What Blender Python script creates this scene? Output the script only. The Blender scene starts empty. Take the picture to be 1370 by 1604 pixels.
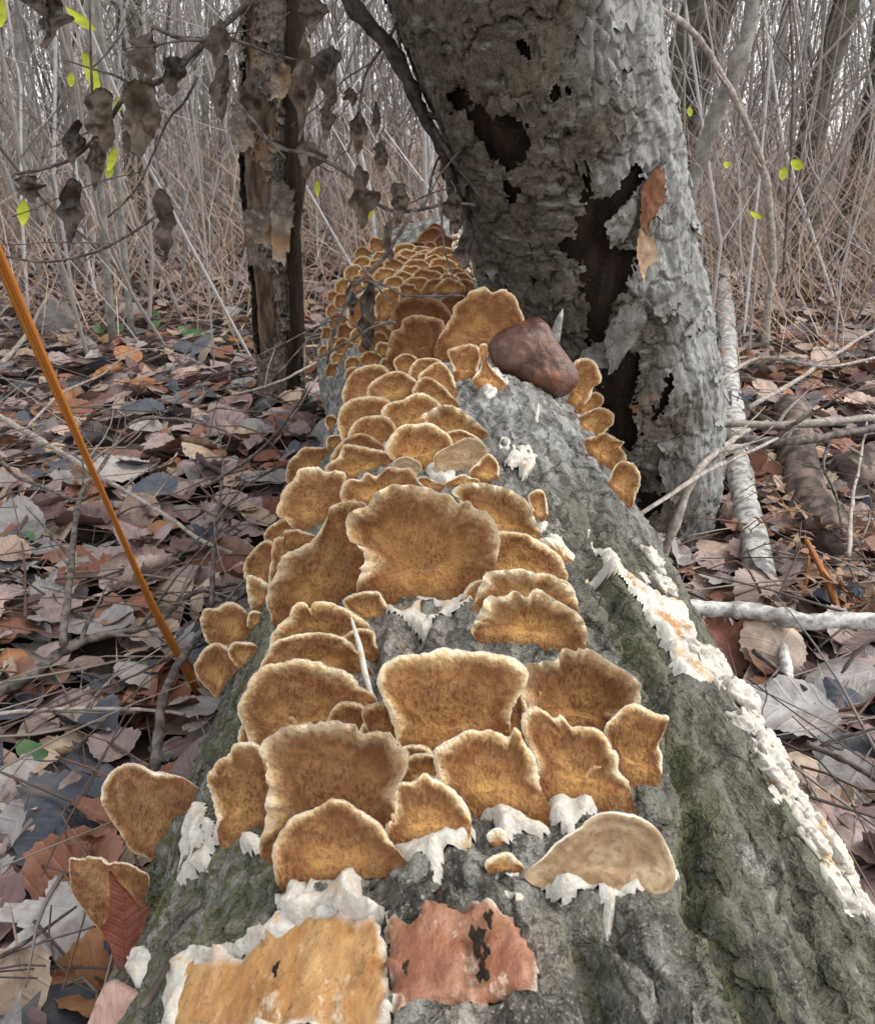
import bpy, math, random
import numpy as np
from mathutils import Vector
random.seed(7); RNG = np.random.default_rng(7)
SC = bpy.context.scene; COL = SC.collection

# ---------------------------------------------------------------- camera, sky, sun, exposure
H = 0.565; PITCH = math.radians(23.0); FPX = 1350.0; CX, CY = 685.0, 802.0
cam = bpy.data.cameras.new('camera'); camo = bpy.data.objects.new('camera', cam); COL.objects.link(camo)
camo.location = (0, 0, H); camo.rotation_euler = (math.pi/2 - PITCH, 0, 0)
cam.sensor_fit = 'VERTICAL'; cam.sensor_height = 24.0; cam.lens = 24.0*FPX/1604.0
cam.clip_start = 0.02; cam.clip_end = 600
cam.dof.use_dof = True; cam.dof.focus_distance = 0.62; cam.dof.aperture_fstop = 26.0
SC.camera = camo
SUN_EL, SUN_AZ = math.radians(50), math.radians(84)      # azimuth clockwise from +Y: the brighter sky is to the right, a little ahead
world = bpy.data.worlds.new('World'); SC.world = world; world.use_nodes = True
wn = world.node_tree; wn.nodes.clear()
wo = wn.nodes.new('ShaderNodeOutputWorld'); wb = wn.nodes.new('ShaderNodeBackground')
sky = wn.nodes.new('ShaderNodeTexSky'); sky.sky_type = 'NISHITA'; sky.sun_disc = False
sky.sun_elevation = SUN_EL; sky.sun_rotation = SUN_AZ; sky.dust_density = 1.0; sky.air_density = 1.0
hs = wn.nodes.new('ShaderNodeHueSaturation'); hs.inputs['Saturation'].default_value = 0.16   # grey overcast
wn.links.new(sky.outputs[0], hs.inputs['Color']); wn.links.new(hs.outputs[0], wb.inputs['Color'])
wb.inputs['Strength'].default_value = 0.15; wn.links.new(wb.outputs[0], wo.inputs['Surface'])
sl = bpy.data.lights.new('sun', 'SUN'); sl.energy = 1.0; sl.angle = math.radians(35); sl.color = (1.0, 0.96, 0.9)
so = bpy.data.objects.new('sun', sl); COL.objects.link(so)
sd = Vector((math.sin(SUN_AZ)*math.cos(SUN_EL), math.cos(SUN_AZ)*math.cos(SUN_EL), math.sin(SUN_EL)))
so.rotation_euler = sd.to_track_quat('Z', 'Y').to_euler(); so.location = (3, 2, 6)
SC.view_settings.view_transform = 'Standard'; SC.view_settings.look = 'None'
SC.view_settings.gamma = 1.0; SC.view_settings.exposure = 1.42; SC.view_settings.use_curve_mapping = False
SC.render.engine = 'CYCLES'
try:
    SC.cycles.use_denoising = True; SC.cycles.max_bounces = 5; SC.cycles.diffuse_bounces = 3; SC.cycles.glossy_bounces = 2
    SC.cycles.transmission_bounces = 2; SC.cycles.transparent_max_bounces = 4
except Exception: pass

# ---------------------------------------------------------------- camera geometry helpers
cp, sp = math.cos(PITCH), math.sin(PITCH)
CAM = np.array([0, 0, H]); FW = np.array([0, cp, -sp]); UP = np.array([0, sp, cp]); RT = np.array([1.0, 0, 0])
def ray(x, y): return FW + (x-CX)/FPX*RT - (y-CY)/FPX*UP
def atY(x, y, Y): d = ray(x, y); return CAM + d*(Y/d[1])
def atG(x, y, z=0.0): d = ray(x, y); return CAM + d*((z-H)/d[2])
def proj(P):
    P = np.atleast_2d(P) - CAM; zc = P@FW
    zc = np.where(np.abs(zc) < 1e-6, 1e-6, zc)
    return np.stack([CX+FPX*(P@RT)/zc, CY-FPX*(P@UP)/zc, zc], 1)
def ray_plane(x, y, P, N): d = ray(x, y); return CAM + d*(np.dot(P-CAM, N)/np.dot(d, N))

# ---------------------------------------------------------------- noise
_perm = np.random.default_rng(3).permutation(256); _perm = np.concatenate([_perm, _perm, _perm])
_g = np.random.default_rng(4).normal(size=(256, 3)); _g /= np.linalg.norm(_g, axis=1)[:, None]
def pn(x, y, z=0.0):
    x, y, z = np.broadcast_arrays(np.asarray(x, float), np.asarray(y, float), np.asarray(z, float))
    xi, yi, zi = np.floor(x).astype(int), np.floor(y).astype(int), np.floor(z).astype(int)
    xf, yf, zf = x-xi, y-yi, z-zi
    f = lambda t: t*t*t*(t*(t*6-15)+10)
    u, v, w = f(xf), f(yf), f(zf); out = 0
    for dx in (0, 1):
        for dy in (0, 1):
            for dz in (0, 1):
                h = _perm[(_perm[(_perm[(xi+dx) & 255] + yi+dy) & 255] + zi+dz) & 255]
                g = _g[h]
                wgt = (u if dx else 1-u)*(v if dy else 1-v)*(w if dz else 1-w)
                out = out + wgt*(g[..., 0]*(xf-dx)+g[..., 1]*(yf-dy)+g[..., 2]*(zf-dz))
    return out*1.5
def fbm(x, y, z=0.0, o=4, g=.5):
    s, a = 0, 1.0
    for i in range(o):
        s = s + a*pn(np.asarray(x)*2**i+i*7.3, np.asarray(y)*2**i+i*3.1, np.asarray(z)*2**i); a *= g
    return s
def sstep(a, b, x):
    t = np.clip((np.asarray(x, float)-a)/(b-a), 0, 1); return t*t*(3-2*t)
def h2(i, j, k=0):
    return _perm[(_perm[(_perm[i & 255]+j) & 255]+k) & 255]/255.0
def worley(u, v, wrap=0, k=0):
    ui, vi = np.floor(u).astype(int), np.floor(v).astype(int)
    F1 = np.full(u.shape, 9.0); F2 = F1.copy(); ID = np.zeros(u.shape); DX = F1*0; DY = F1*0
    for a in (-1, 0, 1):
        for b in (-1, 0, 1):
            ci, cj = ui+a, vi+b; cw = ci % wrap if wrap else ci
            sx = ci+.5+.85*(h2(cw, cj, 1+k)-.5); sy = cj+.5+.85*(h2(cw, cj, 2+k)-.5)
            d = np.hypot(u-sx, v-sy); near = d < F1
            F2 = np.where(near, F1, np.minimum(F2, d)); F1 = np.where(near, d, F1)
            ID = np.where(near, h2(cw, cj, 5+k), ID); DX = np.where(near, u-sx, DX); DY = np.where(near, v-sy, DY)
    return F1, F2, ID, DX, DY
def poly_sd(px, py, poly):
    """signed distance to a polygon, negative inside"""
    poly = np.asarray(poly, float); d2 = np.full(px.shape, 1e9); ins = np.zeros(px.shape, bool)
    for i in range(len(poly)):
        a, b = poly[i], poly[(i+1) % len(poly)]; e = b-a
        t = np.clip(((px-a[0])*e[0]+(py-a[1])*e[1])/(e@e+1e-12), 0, 1)
        d2 = np.minimum(d2, (px-a[0]-t*e[0])**2+(py-a[1]-t*e[1])**2)
        c = (a[1] > py) != (b[1] > py)
        xx = a[0]+(py-a[1])*e[0]/(e[1] if abs(e[1]) > 1e-12 else 1e-12)
        ins ^= c & (px < xx)
    d = np.sqrt(d2); return np.where(ins, -d, d)
def line_d(px, py, line):
    line = np.asarray(line, float); d2 = np.full(px.shape, 1e9)
    for a, b in zip(line[:-1], line[1:]):
        e = b-a; t = np.clip(((px-a[0])*e[0]+(py-a[1])*e[1])/(e@e+1e-12), 0, 1)
        d2 = np.minimum(d2, (px-a[0]-t*e[0])**2+(py-a[1]-t*e[1])**2)
    return np.sqrt(d2)
def crom(P, n, closed=True):
    """smooth curve through points, n samples evenly by length"""
    P = np.asarray(P, float); m = len(P); out = []
    rng = range(m) if closed else range(m-1)
    for i in rng:
        if closed: p0, p1, p2, p3 = P[i-1], P[i], P[(i+1) % m], P[(i+2) % m]
        else: p0, p1, p2, p3 = P[max(i-1, 0)], P[i], P[i+1], P[min(i+2, m-1)]
        for t in np.linspace(0, 1, 12, endpoint=False):
            out.append(.5*((2*p1)+(p2-p0)*t+(2*p0-5*p1+4*p2-p3)*t*t+(3*p1-p0-3*p2+p3)*t**3))
    if not closed: out.append(P[-1])
    out = np.array(out); Q = np.vstack([out, out[:1]]) if closed else out
    L = np.concatenate([[0], np.cumsum(np.linalg.norm(np.diff(Q, axis=0), axis=1))])
    s = np.linspace(0, L[-1], n+1)[:-1] if closed else np.linspace(0, L[-1], n)
    return np.stack([np.interp(s, L, Q[:, k]) for k in range(Q.shape[1])], 1)

# ---------------------------------------------------------------- mesh helpers
def mesh(name, V, F, mat=None, attrs=None, uv=None, smooth=True):
    me = bpy.data.meshes.new(name); V = np.asarray(V, np.float32)
    Fl = F if isinstance(F, list) else [F]; Fl = [np.asarray(f, np.int32) for f in Fl if len(f)]
    loops = np.concatenate([f.ravel() for f in Fl]); cnt = np.concatenate([np.full(len(f), f.shape[1], np.int32) for f in Fl])
    st = np.concatenate([[0], np.cumsum(cnt)[:-1]]).astype(np.int32)
    me.vertices.add(len(V)); me.vertices.foreach_set('co', V.ravel())
    me.loops.add(len(loops)); me.loops.foreach_set('vertex_index', loops)
    me.polygons.add(len(cnt)); me.polygons.foreach_set('loop_start', st); me.polygons.foreach_set('loop_total', cnt)
    if smooth: me.polygons.foreach_set('use_smooth', np.ones(len(cnt), bool))
    for k, a in (attrs or {}).items():
        a = np.asarray(a, np.float32)
        if a.ndim == 2:
            if a.shape[1] == 3: a = np.hstack([a, np.ones((len(a), 1), np.float32)])
            at = me.attributes.new(k, 'FLOAT_COLOR', 'POINT'); at.data.foreach_set('color', a.ravel())
        else:
            at = me.attributes.new(k, 'FLOAT', 'POINT'); at.data.foreach_set('value', a)
    if uv is not None:
        l = me.uv_layers.new(name='UVMap'); l.data.foreach_set('uv', np.asarray(uv, np.float32)[loops].ravel())
    if mat: me.materials.append(mat)
    me.update(calc_edges=True); me.validate(); return me
def link(name, me, loc=(0, 0, 0), parent=None):
    o = bpy.data.objects.new(name, me); COL.objects.link(o)
    if parent: o.parent = parent
    o.location = Vector([float(c) for c in loc]); return o
def obj(name, V, F, mat, loc=(0, 0, 0), parent=None, **kw):
    """vertices are given in world space; loc is the origin (for a child, the parent's own origin)"""
    base = np.array(loc if parent is None else parent.location)
    o = link(name, mesh(name, np.asarray(V)-base, F, mat, **kw), loc if parent is None else (0, 0, 0), parent); return o
def tag(o, label=None, cat=None, group=None, kind=None):
    if label: o['label'] = label
    if cat: o['category'] = cat
    if group: o['group'] = group
    if kind: o['kind'] = kind
    return o
def empty(name, loc, label=None, cat=None, group=None):
    return tag(link(name, None, loc), label, cat, group)
def gridF(nu, nv, wrap=False, off=0):
    """quads for a nu x nv grid (index = i*nv + j); wrap closes the j direction"""
    i = np.arange(nu-1)[:, None]; j = np.arange(nv if wrap else nv-1)[None, :]; jn = (j+1) % nv
    return np.stack(np.broadcast_arrays(i*nv+j, i*nv+jn, (i+1)*nv+jn, (i+1)*nv+j), -1).reshape(-1, 4)+off
def tube(P, R, sides=6, wob=0.0, seed=0, cap=True):
    P = np.asarray(P, float); R = np.broadcast_to(np.asarray(R, float), (len(P),)); n = len(P)
    T = np.gradient(P, axis=0); T /= np.linalg.norm(T, axis=1)[:, None]+1e-12
    a = np.cross(T[0], [0.3, 0.2, 1.0]); a /= np.linalg.norm(a); V = []
    ang = np.linspace(0, 2*math.pi, sides, endpoint=False); r = np.random.default_rng(seed)
    for i in range(n):
        a = a-T[i]*(a@T[i]); a /= np.linalg.norm(a); b = np.cross(T[i], a)
        rr = R[i]*(1+wob*r.normal(size=sides)) if wob else R[i]
        V.append(P[i]+np.outer(np.cos(ang)*rr, a)+np.outer(np.sin(ang)*rr, b))
    V = np.vstack(V); F = [gridF(n, sides, True)]
    if cap:
        V = np.vstack([V, P[:1], P[-1:]]); c0, c1 = n*sides, n*sides+1; s = np.arange(sides); s2 = (s+1) % sides
        F.append(np.stack([s2, s, np.full(sides, c0)], 1)); F.append(np.stack([(n-1)*sides+s, (n-1)*sides+s2, np.full(sides, c1)], 1))
    return V, F
class Pile:
    """collects pieces that become ONE mesh"""
    def __init__(s): s.V, s.Q, s.T, s.A, s.U, s.n = [], [], [], {}, [], 0
    def add(s, V, F, uv=None, **attrs):
        for f in (F if isinstance(F, list) else [F]):
            (s.Q if f.shape[1] == 4 else s.T).append(f+s.n)
        for k, a in attrs.items():
            a = np.asarray(a, float)
            s.A.setdefault(k, []).append(np.broadcast_to(a, (len(V),)+(a.shape[-1:] if a.ndim else ())) if a.ndim < 2 and not (a.ndim == 1 and len(a) == len(V)) else a)
        if uv is not None: s.U.append(uv)
        s.V.append(V); s.n += len(V)
    def build(s, name, mat, loc=(0, 0, 0), parent=None, smooth=True):
        F = ([np.vstack(s.Q)] if s.Q else [])+([np.vstack(s.T)] if s.T else [])
        return obj(name, np.vstack(s.V), F, mat, loc, parent, attrs={k: np.concatenate(a) for k, a in s.A.items()}, uv=np.vstack(s.U) if s.U else None, smooth=smooth)

# ---------------------------------------------------------------- materials
class M:
    def __init__(s, name, rough=.8, spec=.3):
        s.m = bpy.data.materials.new(name); s.m.use_nodes = True; s.t = s.m.node_tree
        s.b = s.t.nodes['Principled BSDF']; s.b.inputs['Roughness'].default_value = rough; s.b.inputs['Specular IOR Level'].default_value = spec
        s.oc = s.n('ShaderNodeTexCoord').outputs['Object']
    def n(s, ty, **kw):
        x = s.t.nodes.new(ty)
        for k, v in kw.items(): setattr(x, k, v)
        return x
    def put(s, sock, v):
        if isinstance(v, bpy.types.NodeSocket): s.t.links.new(v, sock)
        elif isinstance(v, tuple) and len(v) == 3 and sock.type == 'RGBA': sock.default_value = v+(1,)
        else: sock.default_value = v
    def noise(s, scale, detail=4, rough=.55, vec=None, stretch=None, dist=0.0):
        x = s.n('ShaderNodeTexNoise'); x.inputs['Scale'].default_value = scale; x.inputs['Detail'].default_value = detail
        x.inputs['Roughness'].default_value = rough; x.inputs['Distortion'].default_value = dist
        v = vec or s.oc
        if stretch:
            mp = s.n('ShaderNodeMapping'); mp.inputs['Scale'].default_value = stretch; s.t.links.new(v, mp.inputs['Vector']); v = mp.outputs[0]
        s.t.links.new(v, x.inputs['Vector']); return x.outputs['Fac']
    def crack(s, scale, stretch, wob=.12, wid=.06):
        nz = s.n('ShaderNodeTexNoise'); nz.inputs['Scale'].default_value = scale*.8; nz.inputs['Detail'].default_value = 4; s.t.links.new(s.oc, nz.inputs['Vector'])
        ad = s.n('ShaderNodeVectorMath', operation='MULTIPLY_ADD'); s.t.links.new(nz.outputs['Color'], ad.inputs[0]); ad.inputs[1].default_value = (wob*12/scale,)*3; s.t.links.new(s.oc, ad.inputs[2])
        mp = s.n('ShaderNodeMapping'); mp.inputs['Scale'].default_value = stretch; s.t.links.new(ad.outputs[0], mp.inputs['Vector'])
        v = s.n('ShaderNodeTexVoronoi', feature='DISTANCE_TO_EDGE'); v.inputs['Scale'].default_value = scale; s.t.links.new(mp.outputs[0], v.inputs['Vector']); return s.ss(v.outputs['Distance'], 0.0, wid)
    def attr(s, name, col=False):
        x = s.n('ShaderNodeAttribute', attribute_name=name); return x.outputs['Color' if col else 'Fac']
    def math(s, op, a, b=0.0, c=0.0):
        x = s.n('ShaderNodeMath', operation=op); s.put(x.inputs[0], a); s.put(x.inputs[1], b)
        if op in ('MULTIPLY_ADD',): s.put(x.inputs[2], c)
        return x.outputs[0]
    def ss(s, v, a, b):
        x = s.n('ShaderNodeMapRange', interpolation_type='SMOOTHSTEP'); s.put(x.inputs['Value'], v); s.put(x.inputs['From Min'], a); s.put(x.inputs['From Max'], b); return x.outputs['Result']
    def mix(s, f, a, b, mode='MIX'):
        x = s.n('ShaderNodeMix', data_type='RGBA', blend_type=mode); s.put(x.inputs[0], f); s.put(x.inputs[6], a); s.put(x.inputs[7], b); return x.outputs[2]
    def ramp(s, f, stops):
        x = s.n('ShaderNodeValToRGB'); e = x.color_ramp.elements
        while len(e) < len(stops): e.new(.5)
        for el, (p, c) in zip(e, stops): el.position = p; el.color = c+(1,)
        s.put(x.inputs[0], f); return x.outputs[0]
    def bump(s, h, dist, strength=1.0, prev=None):
        x = s.n('ShaderNodeBump'); s.put(x.inputs['Height'], h); x.inputs['Distance'].default_value = dist; x.inputs['Strength'].default_value = strength
        if prev: s.t.links.new(prev, x.inputs['Normal'])
        return x.outputs[0]
    def out(s, col, normal=None, rough=None):
        s.put(s.b.inputs['Base Color'], col)
        if normal: s.t.links.new(normal, s.b.inputs['Normal'])
        if rough is not None: s.put(s.b.inputs['Roughness'], rough)
        return s.m

def mk_fungus():
    m = M('velvet_fungus', .9, .15)
    e, rad, tint, back = m.attr('edge'), m.attr('rad'), m.attr('tint'), m.attr('back')
    fine = m.noise(420, 3, .6); pit = m.noise(820, 2, .6, stretch=(1, 1, .45)); mid = m.noise(130, 3); big = m.noise(38, 2)
    inner = m.mix(m.ss(m.math('ADD', rad, m.math('MULTIPLY_ADD', big, .8, -.4)), .05, .75), (.52, .28, .095), (.205, .084, .029))
    inner = m.mix(m.ss(mid, .42, .68), inner, (.37, .19, .072)); zone = m.math('SINE', m.math('ADD', m.math('MULTIPLY', e, 2.6), m.math('MULTIPLY', big, 14.0))); inner = m.mix(m.math('MULTIPLY', m.ss(zone, .1, 1.0), .42), inner, (.20, .078, .024))
    tan = m.mix(m.ss(fine, .35, .65), (.62, .42, .215), (.42, .245, .10))
    ee = m.math('ADD', e, m.math('MULTIPLY_ADD', mid, 1.4, -.7)); ee = m.math('ADD', ee, m.math('MULTIPLY_ADD', big, 2.2, -1.1))
    c = m.mix(m.ss(ee, .55, 1.9), tan, inner)
    cream = m.mix(m.ss(mid, .3, .7), (.80, .66, .44), (.66, .47, .25))
    c = m.mix(m.ss(m.math('ADD', ee, m.math('MULTIPLY_ADD', fine, .5, -.25)), .10, .80), cream, c)
    c = m.mix(m.ss(e, .02, .14), (.82, .77, .66), c)
    spk = m.math('MULTIPLY', m.ss(pit, .50, .62), m.ss(ee, .3, 1.5))
    c = m.mix(m.math('MULTIPLY', m.math('MULTIPLY', spk, m.math('MULTIPLY_ADD', m.ss(big, .4, .62), .5, .42)), .9), c, (.11, .042, .013))
    c = m.mix(1.0, c, m.ramp(tint, [(0.0, (.20, .14, .12)), (.25, (.50, .42, .38)), (.5, (1, 1, 1)), (1.0, (1.12, 1.16, 1.3))]), 'MULTIPLY')
    c = m.mix(back, c, (.66, .55, .38))
    nb = m.bump(fine, .0016, .8); nb = m.bump(pit, .0010, .9, nb)
    m.b.inputs['Sheen Weight'].default_value = .15
    return m.out(c, nb)
def mk_smoothcap():
    m = M('smooth_tan_fungus', .7, .25); e = m.attr('edge'); mid = m.noise(90, 4); fine = m.noise(420, 3)
    c = m.mix(m.ss(mid, .35, .7), (.30, .195, .105), (.47, .35, .21)); c = m.mix(m.ss(m.noise(25, 4), .48, .62), c, (.36, .29, .21)); c = m.mix(m.math('MULTIPLY', m.ss(fine, .5, .64), .55), c, (.20, .12, .055)); zn = m.math('SINE', m.math('MULTIPLY_ADD', e, 3.0, m.math('MULTIPLY', mid, 5.0))); c = m.mix(m.math('MULTIPLY', m.ss(zn, .3, 1.0), .35), c, (.24, .15, .075))
    c = m.mix(m.ss(m.math('ADD', e, m.math('MULTIPLY_ADD', mid, .6, -.3)), .05, .4), (.80, .74, .60), c)
    c = m.mix(m.attr('back'), c, (.7, .62, .48))
    return m.out(c, m.bump(fine, .0008, .5))
def mk_white():
    m = M('white_crust', .75, .25); mid = m.noise(110, 4); fine = m.noise(500, 3); big = m.noise(45, 3)
    c = m.mix(m.ss(fine, .3, .7), (.52, .50, .455), (.43, .385, .315)); c = m.mix(m.ss(mid, .58, .72), c, (.42, .30, .16))
    c = m.mix(m.math('MULTIPLY', m.ss(big, .56, .66), m.attr('core')), c, (.46, .25, .08))
    nb = m.bump(mid, .0025, .7); return m.out(c, m.bump(fine, .0009, .7, nb))
def mk_creamcrust():
    m = M('cream_ochre_crust', .7, .3); mid = m.noise(70, 4); fine = m.noise(420, 3); big = m.noise(33, 3)
    c = m.mix(m.ss(mid, .5, .68), (.46, .435, .385), (.40, .30, .16)); c = m.mix(m.math('MULTIPLY', m.ss(big, .48, .58), m.attr('core')), c, (.32, .17, .06)); c = m.mix(m.ss(fine, .52, .7), c, (.50, .47, .42))
    return m.out(c, m.bump(mid, .003, .7, m.bump(fine, .001, .6)))
def mk_logbark():
    m = M('log_bark', .82, .28)
    a = m.noise(28, 6, .62); b = m.noise(160, 5, .65); c0 = m.noise(9, 4); g = m.noise(70, 5, .6, stretch=(1, .3, 1)); f = m.noise(600, 3, .7)
    c = m.mix(m.ss(a, .38, .60), (.052, .048, .040), (.205, .195, .168))
    c = m.mix(m.ss(g, .5, .64), c, (.27, .26, .23)); c = m.mix(m.math('MULTIPLY', m.ss(c0, .54, .64), m.ss(b, .4, .6)), c, (.27, .215, .18))
    c = m.mix(m.math('MULTIPLY', m.ss(b, .52, .62), .8), c, (.035, .031, .025))
    c = m.mix(m.math('MULTIPLY', m.ss(f, .55, .66), .55), c, (.42, .40, .34))
    olive = m.mix(m.ss(b, .35, .65), (.060, .060, .036), (.145, .142, .105))
    c = m.mix(m.math('MULTIPLY', m.attr('olive'), m.ss(m.math('ADD', a, m.math('MULTIPLY_ADD', b, .5, -.25)), .3, .52)), c, olive)
    c = m.mix(m.math('MULTIPLY', m.attr('wea_lit'), m.ss(a, .25, .55)), c, m.mix(m.ss(g, .4, .62), (.15, .15, .142), (.37, .365, .345)))
    ck = m.crack(38, (1, .13, 1)); c = m.mix(m.math('MULTIPLY', m.math('SUBTRACT', 1.0, ck), .55), c, (.03, .025, .02)); ck2 = m.crack(150, (1, .5, 1), .2, .1)
    ms = m.math('MULTIPLY', m.attr('moss'), m.ss(m.math('ADD', b, m.math('MULTIPLY_ADD', a, .6, -.3)), .40, .60))
    c = m.mix(ms, c, m.mix(f, (.045, .050, .018), (.125, .128, .048)))
    nb = m.bump(g, .006, .8); nb = m.bump(ck, .003, .8, nb); nb = m.bump(ck2, .0012, .7, nb); nb = m.bump(b, .004, .9, nb); nb = m.bump(f, .0012, .8, nb)
    return m.out(c, nb)
def mk_treebark():
    m = M('flaky_bark', .85, .25); idc = m.attr('cell')
    a = m.noise(22, 5, .6); b = m.noise(120, 5, .65, stretch=(1, 1, .45)); f = m.noise(480, 3, .7); w = m.noise(60, 4, .6, stretch=(.35, .35, 1))
    c = m.mix(m.ss(a, .35, .65), (.042, .032, .021), (.110, .089, .062))
    c = m.mix(m.math('MULTIPLY', idc, .55), c, (.150, .132, .104)); c = m.mix(m.math('MULTIPLY', m.ss(b, .50, .62), .75), c, (.035, .029, .022))
    c = m.mix(m.ss(w, .57, .70), c, (.20, .195, .175)); c = m.mix(m.math('MULTIPLY', m.ss(f, .56, .66), .4), c, (.32, .31, .28))
    c = m.mix(m.math('MULTIPLY', m.attr('wea_lit'), m.ss(b, .22, .55)), c, (.30, .30, .285))  # trunk: silvery bark and its lit side mixed together into the colour
    ck = m.crack(19, (1, 1, 1.35), .3, .022); c = m.mix(m.math('MULTIPLY', m.math('MULTIPLY', m.math('SUBTRACT', 1.0, ck), .75), m.ss(a, .4, .6)), c, (.02, .016, .012)); rr = m.ss(m.noise(14, 5, .6), .66, .72); c = m.mix(m.math('MULTIPLY', rr, .8), c, (.20, .09, .045))
    nb = m.bump(b, .004, .9, m.bump(ck, .0015, .6)); return m.out(c, m.bump(f, .0012, .8, nb))
def mk_rotten(name, c1, c2, spk=.5):
    m = M(name, .9, .2); a = m.noise(50, 5, .65, stretch=(1, 1, .25)); b = m.noise(260, 4, .7)
    c = m.mix(m.ss(a, .35, .65), c1, c2); c = m.mix(m.math('MULTIPLY', m.ss(b, .56, .68), spk), c, (.16, .085, .04))
    return m.out(c, m.bump(a, .006, .8, m.bump(b, .002, .6)))
def mk_wood(name, c1, c2, c3, wh, ew):
    m = M(name, .6, .4); a = m.noise(70, 6, .68, stretch=(1, .5, 1)); b = m.noise(300, 4, .7); d = m.noise(34, 5, .65)
    c = m.mix(m.ss(a, .36, .64), c1, c2); c = m.mix(m.ss(d, .52, .68), c, c3)
    c = m.mix(m.math('MULTIPLY', m.ss(b, .57, .68), .55), c, (.14, .05, .018)); c = m.mix(m.math('MULTIPLY', m.ss(m.noise(90, 5, .7, stretch=(1, .6, 1)), .57, .66), wh), c, (.58, .47, .34))
    e = m.attr('edge'); c = m.mix(m.ss(m.math('ADD', e, m.math('MULTIPLY_ADD', d, ew*4, -ew*2)), 0.0, ew), (.58, .53, .45), c)
    return m.out(c, m.bump(a, .004, .6, m.bump(b, .0015, .7)), m.ss(b, -.2, 1.1))
def mk_blob():
    m = M('glossy_brown_fungus', .35, .5); a = m.noise(22, 5, .6); b = m.noise(240, 4, .65); v = m.noise(60, 5, .6, stretch=(1, 1, .5))
    c = m.mix(m.ss(a, .38, .6), (.055, .019, .009), (.125, .060, .040)); c = m.mix(m.ss(v, .55, .68), c, (.22, .072, .02))
    c = m.mix(m.math('MULTIPLY', m.ss(b, .58, .68), .4), c, (.05, .02, .01))
    return m.out(c, m.bump(v, .004, .7, m.bump(b, .0014, .9)), m.math('MULTIPLY_ADD', a, .5, .2))
def mk_leaf():
    m = M('dead_leaf', .62, .35); uv = m.n('ShaderNodeUVMap').outputs[0]
    sx = m.n('ShaderNodeSeparateXYZ'); m.put(sx.inputs[0], uv); x, y = sx.outputs[0], sx.outputs[1]
    ax = m.math('ABSOLUTE', x); mid = m.math('SUBTRACT', 1.0, m.ss(ax, .012, .04))
    fr = m.math('FRACT', m.math('MULTIPLY', m.math('SUBTRACT', y, m.math('MULTIPLY', ax, .75)), 4.6)); dv = m.math('ABSOLUTE', m.math('SUBTRACT', fr, .5))
    vein = m.math('MAXIMUM', mid, m.math('MULTIPLY', m.math('SUBTRACT', 1.0, m.ss(dv, .03, .13)), .7))
    col = m.attr('col', True); a = m.noise(60, 5, .65); b = m.noise(300, 4, .6)
    c = m.mix(m.math('MULTIPLY', m.ss(a, .45, .7), .6), col, m.mix(1.0, col, (.45, .40, .38), 'MULTIPLY'))
    c = m.mix(m.math('MULTIPLY', m.ss(m.noise(17, 3), .5, .7), .35), c, (.30, .22, .16))
    c = m.mix(m.math('MULTIPLY', vein, .30), c, m.mix(1.0, c, (1.6, 1.5, 1.4), 'MULTIPLY')); c = m.mix(m.math('MULTIPLY', m.ss(b, .6, .7), .35), c, (.05, .04, .035))
    return m.out(c, m.bump(m.math('ADD', m.math('MULTIPLY', vein, .5), a), .0022, .6), m.math('MULTIPLY_ADD', a, .5, .32))
def mk_twig(name, c1, c2, sc=90):
    m = M(name, .8, .25); a = m.noise(sc, 4, .6); b = m.noise(sc*5, 3, .6)
    c = m.mix(m.ss(a, .38, .62), c1, c2); c = m.mix(m.math('MULTIPLY', m.ss(b, .56, .68), .5), c, (.04, .033, .028))
    return m.out(c, m.bump(a, .002, .5))
def mk_col(name, sc=60, var=.5):
    m = M(name, .85, .2); a = m.noise(sc, 4, .6); col = m.attr('col', True)
    return m.out(m.mix(m.math('MULTIPLY', m.ss(a, .35, .7), var), col, m.mix(1.0, col, (.4, .38, .36), 'MULTIPLY')))
def mk_soil():
    m = M('soil', .9, .2); a = m.noise(8, 6, .65); b = m.noise(60, 5, .7); d = m.noise(25, 5, .7)
    c = m.mix(m.ss(a, .35, .65), (.05, .036, .028), (.13, .09, .07)); c = m.mix(m.ss(b, .5, .7), c, (.20, .15, .125)); c = m.mix(m.ss(d, .58, .7), c, (.16, .08, .045)); lit = m.mix(m.ss(d, .4, .6), (.40, .315, .27), (.24, .17, .145)); c = m.mix(m.attr('litter'), c, m.mix(m.ss(a, .5, .7), lit, (.33, .20, .13)))
    return m.out(c, m.bump(b, .01, .8))
def mk_reed():
    m = M('orange_reed', .45, .4); uv = m.n('ShaderNodeUVMap').outputs[0]
    a = m.noise(40, 3, .5, vec=uv, stretch=(1, .02, 1)); b = m.noise(8, 4, .6)
    c = m.mix(m.ss(a, .3, .7), (.20, .055, .008), (.50, .185, .03)); c = m.mix(m.math('MULTIPLY', m.ss(b, .55, .7), .5), c, (.16, .05, .012))
    return m.out(c, m.bump(a, .002, .6))
MF = mk_fungus(); MSM = mk_smoothcap(); MW = mk_white(); MLB = mk_logbark(); MTB = mk_treebark()
MROT = mk_rotten('rotten_dark_wood', (.007, .005, .0038), (.026, .016, .010), .3)
MSNAG = mk_rotten('snag_wood', (.035, .024, .016), (.15, .105, .07), .6); MRED = mk_rotten('red_inner_bark', (.13, .055, .03), (.25, .12, .065), .4)
MPALE = mk_rotten('pale_inner_bark', (.42, .27, .16), (.52, .37, .24), .3)
MOW = mk_wood('ochre_decayed_wood', (.34, .16, .045), (.44, .26, .105), (.25, .10, .028), .85, .005)
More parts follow.
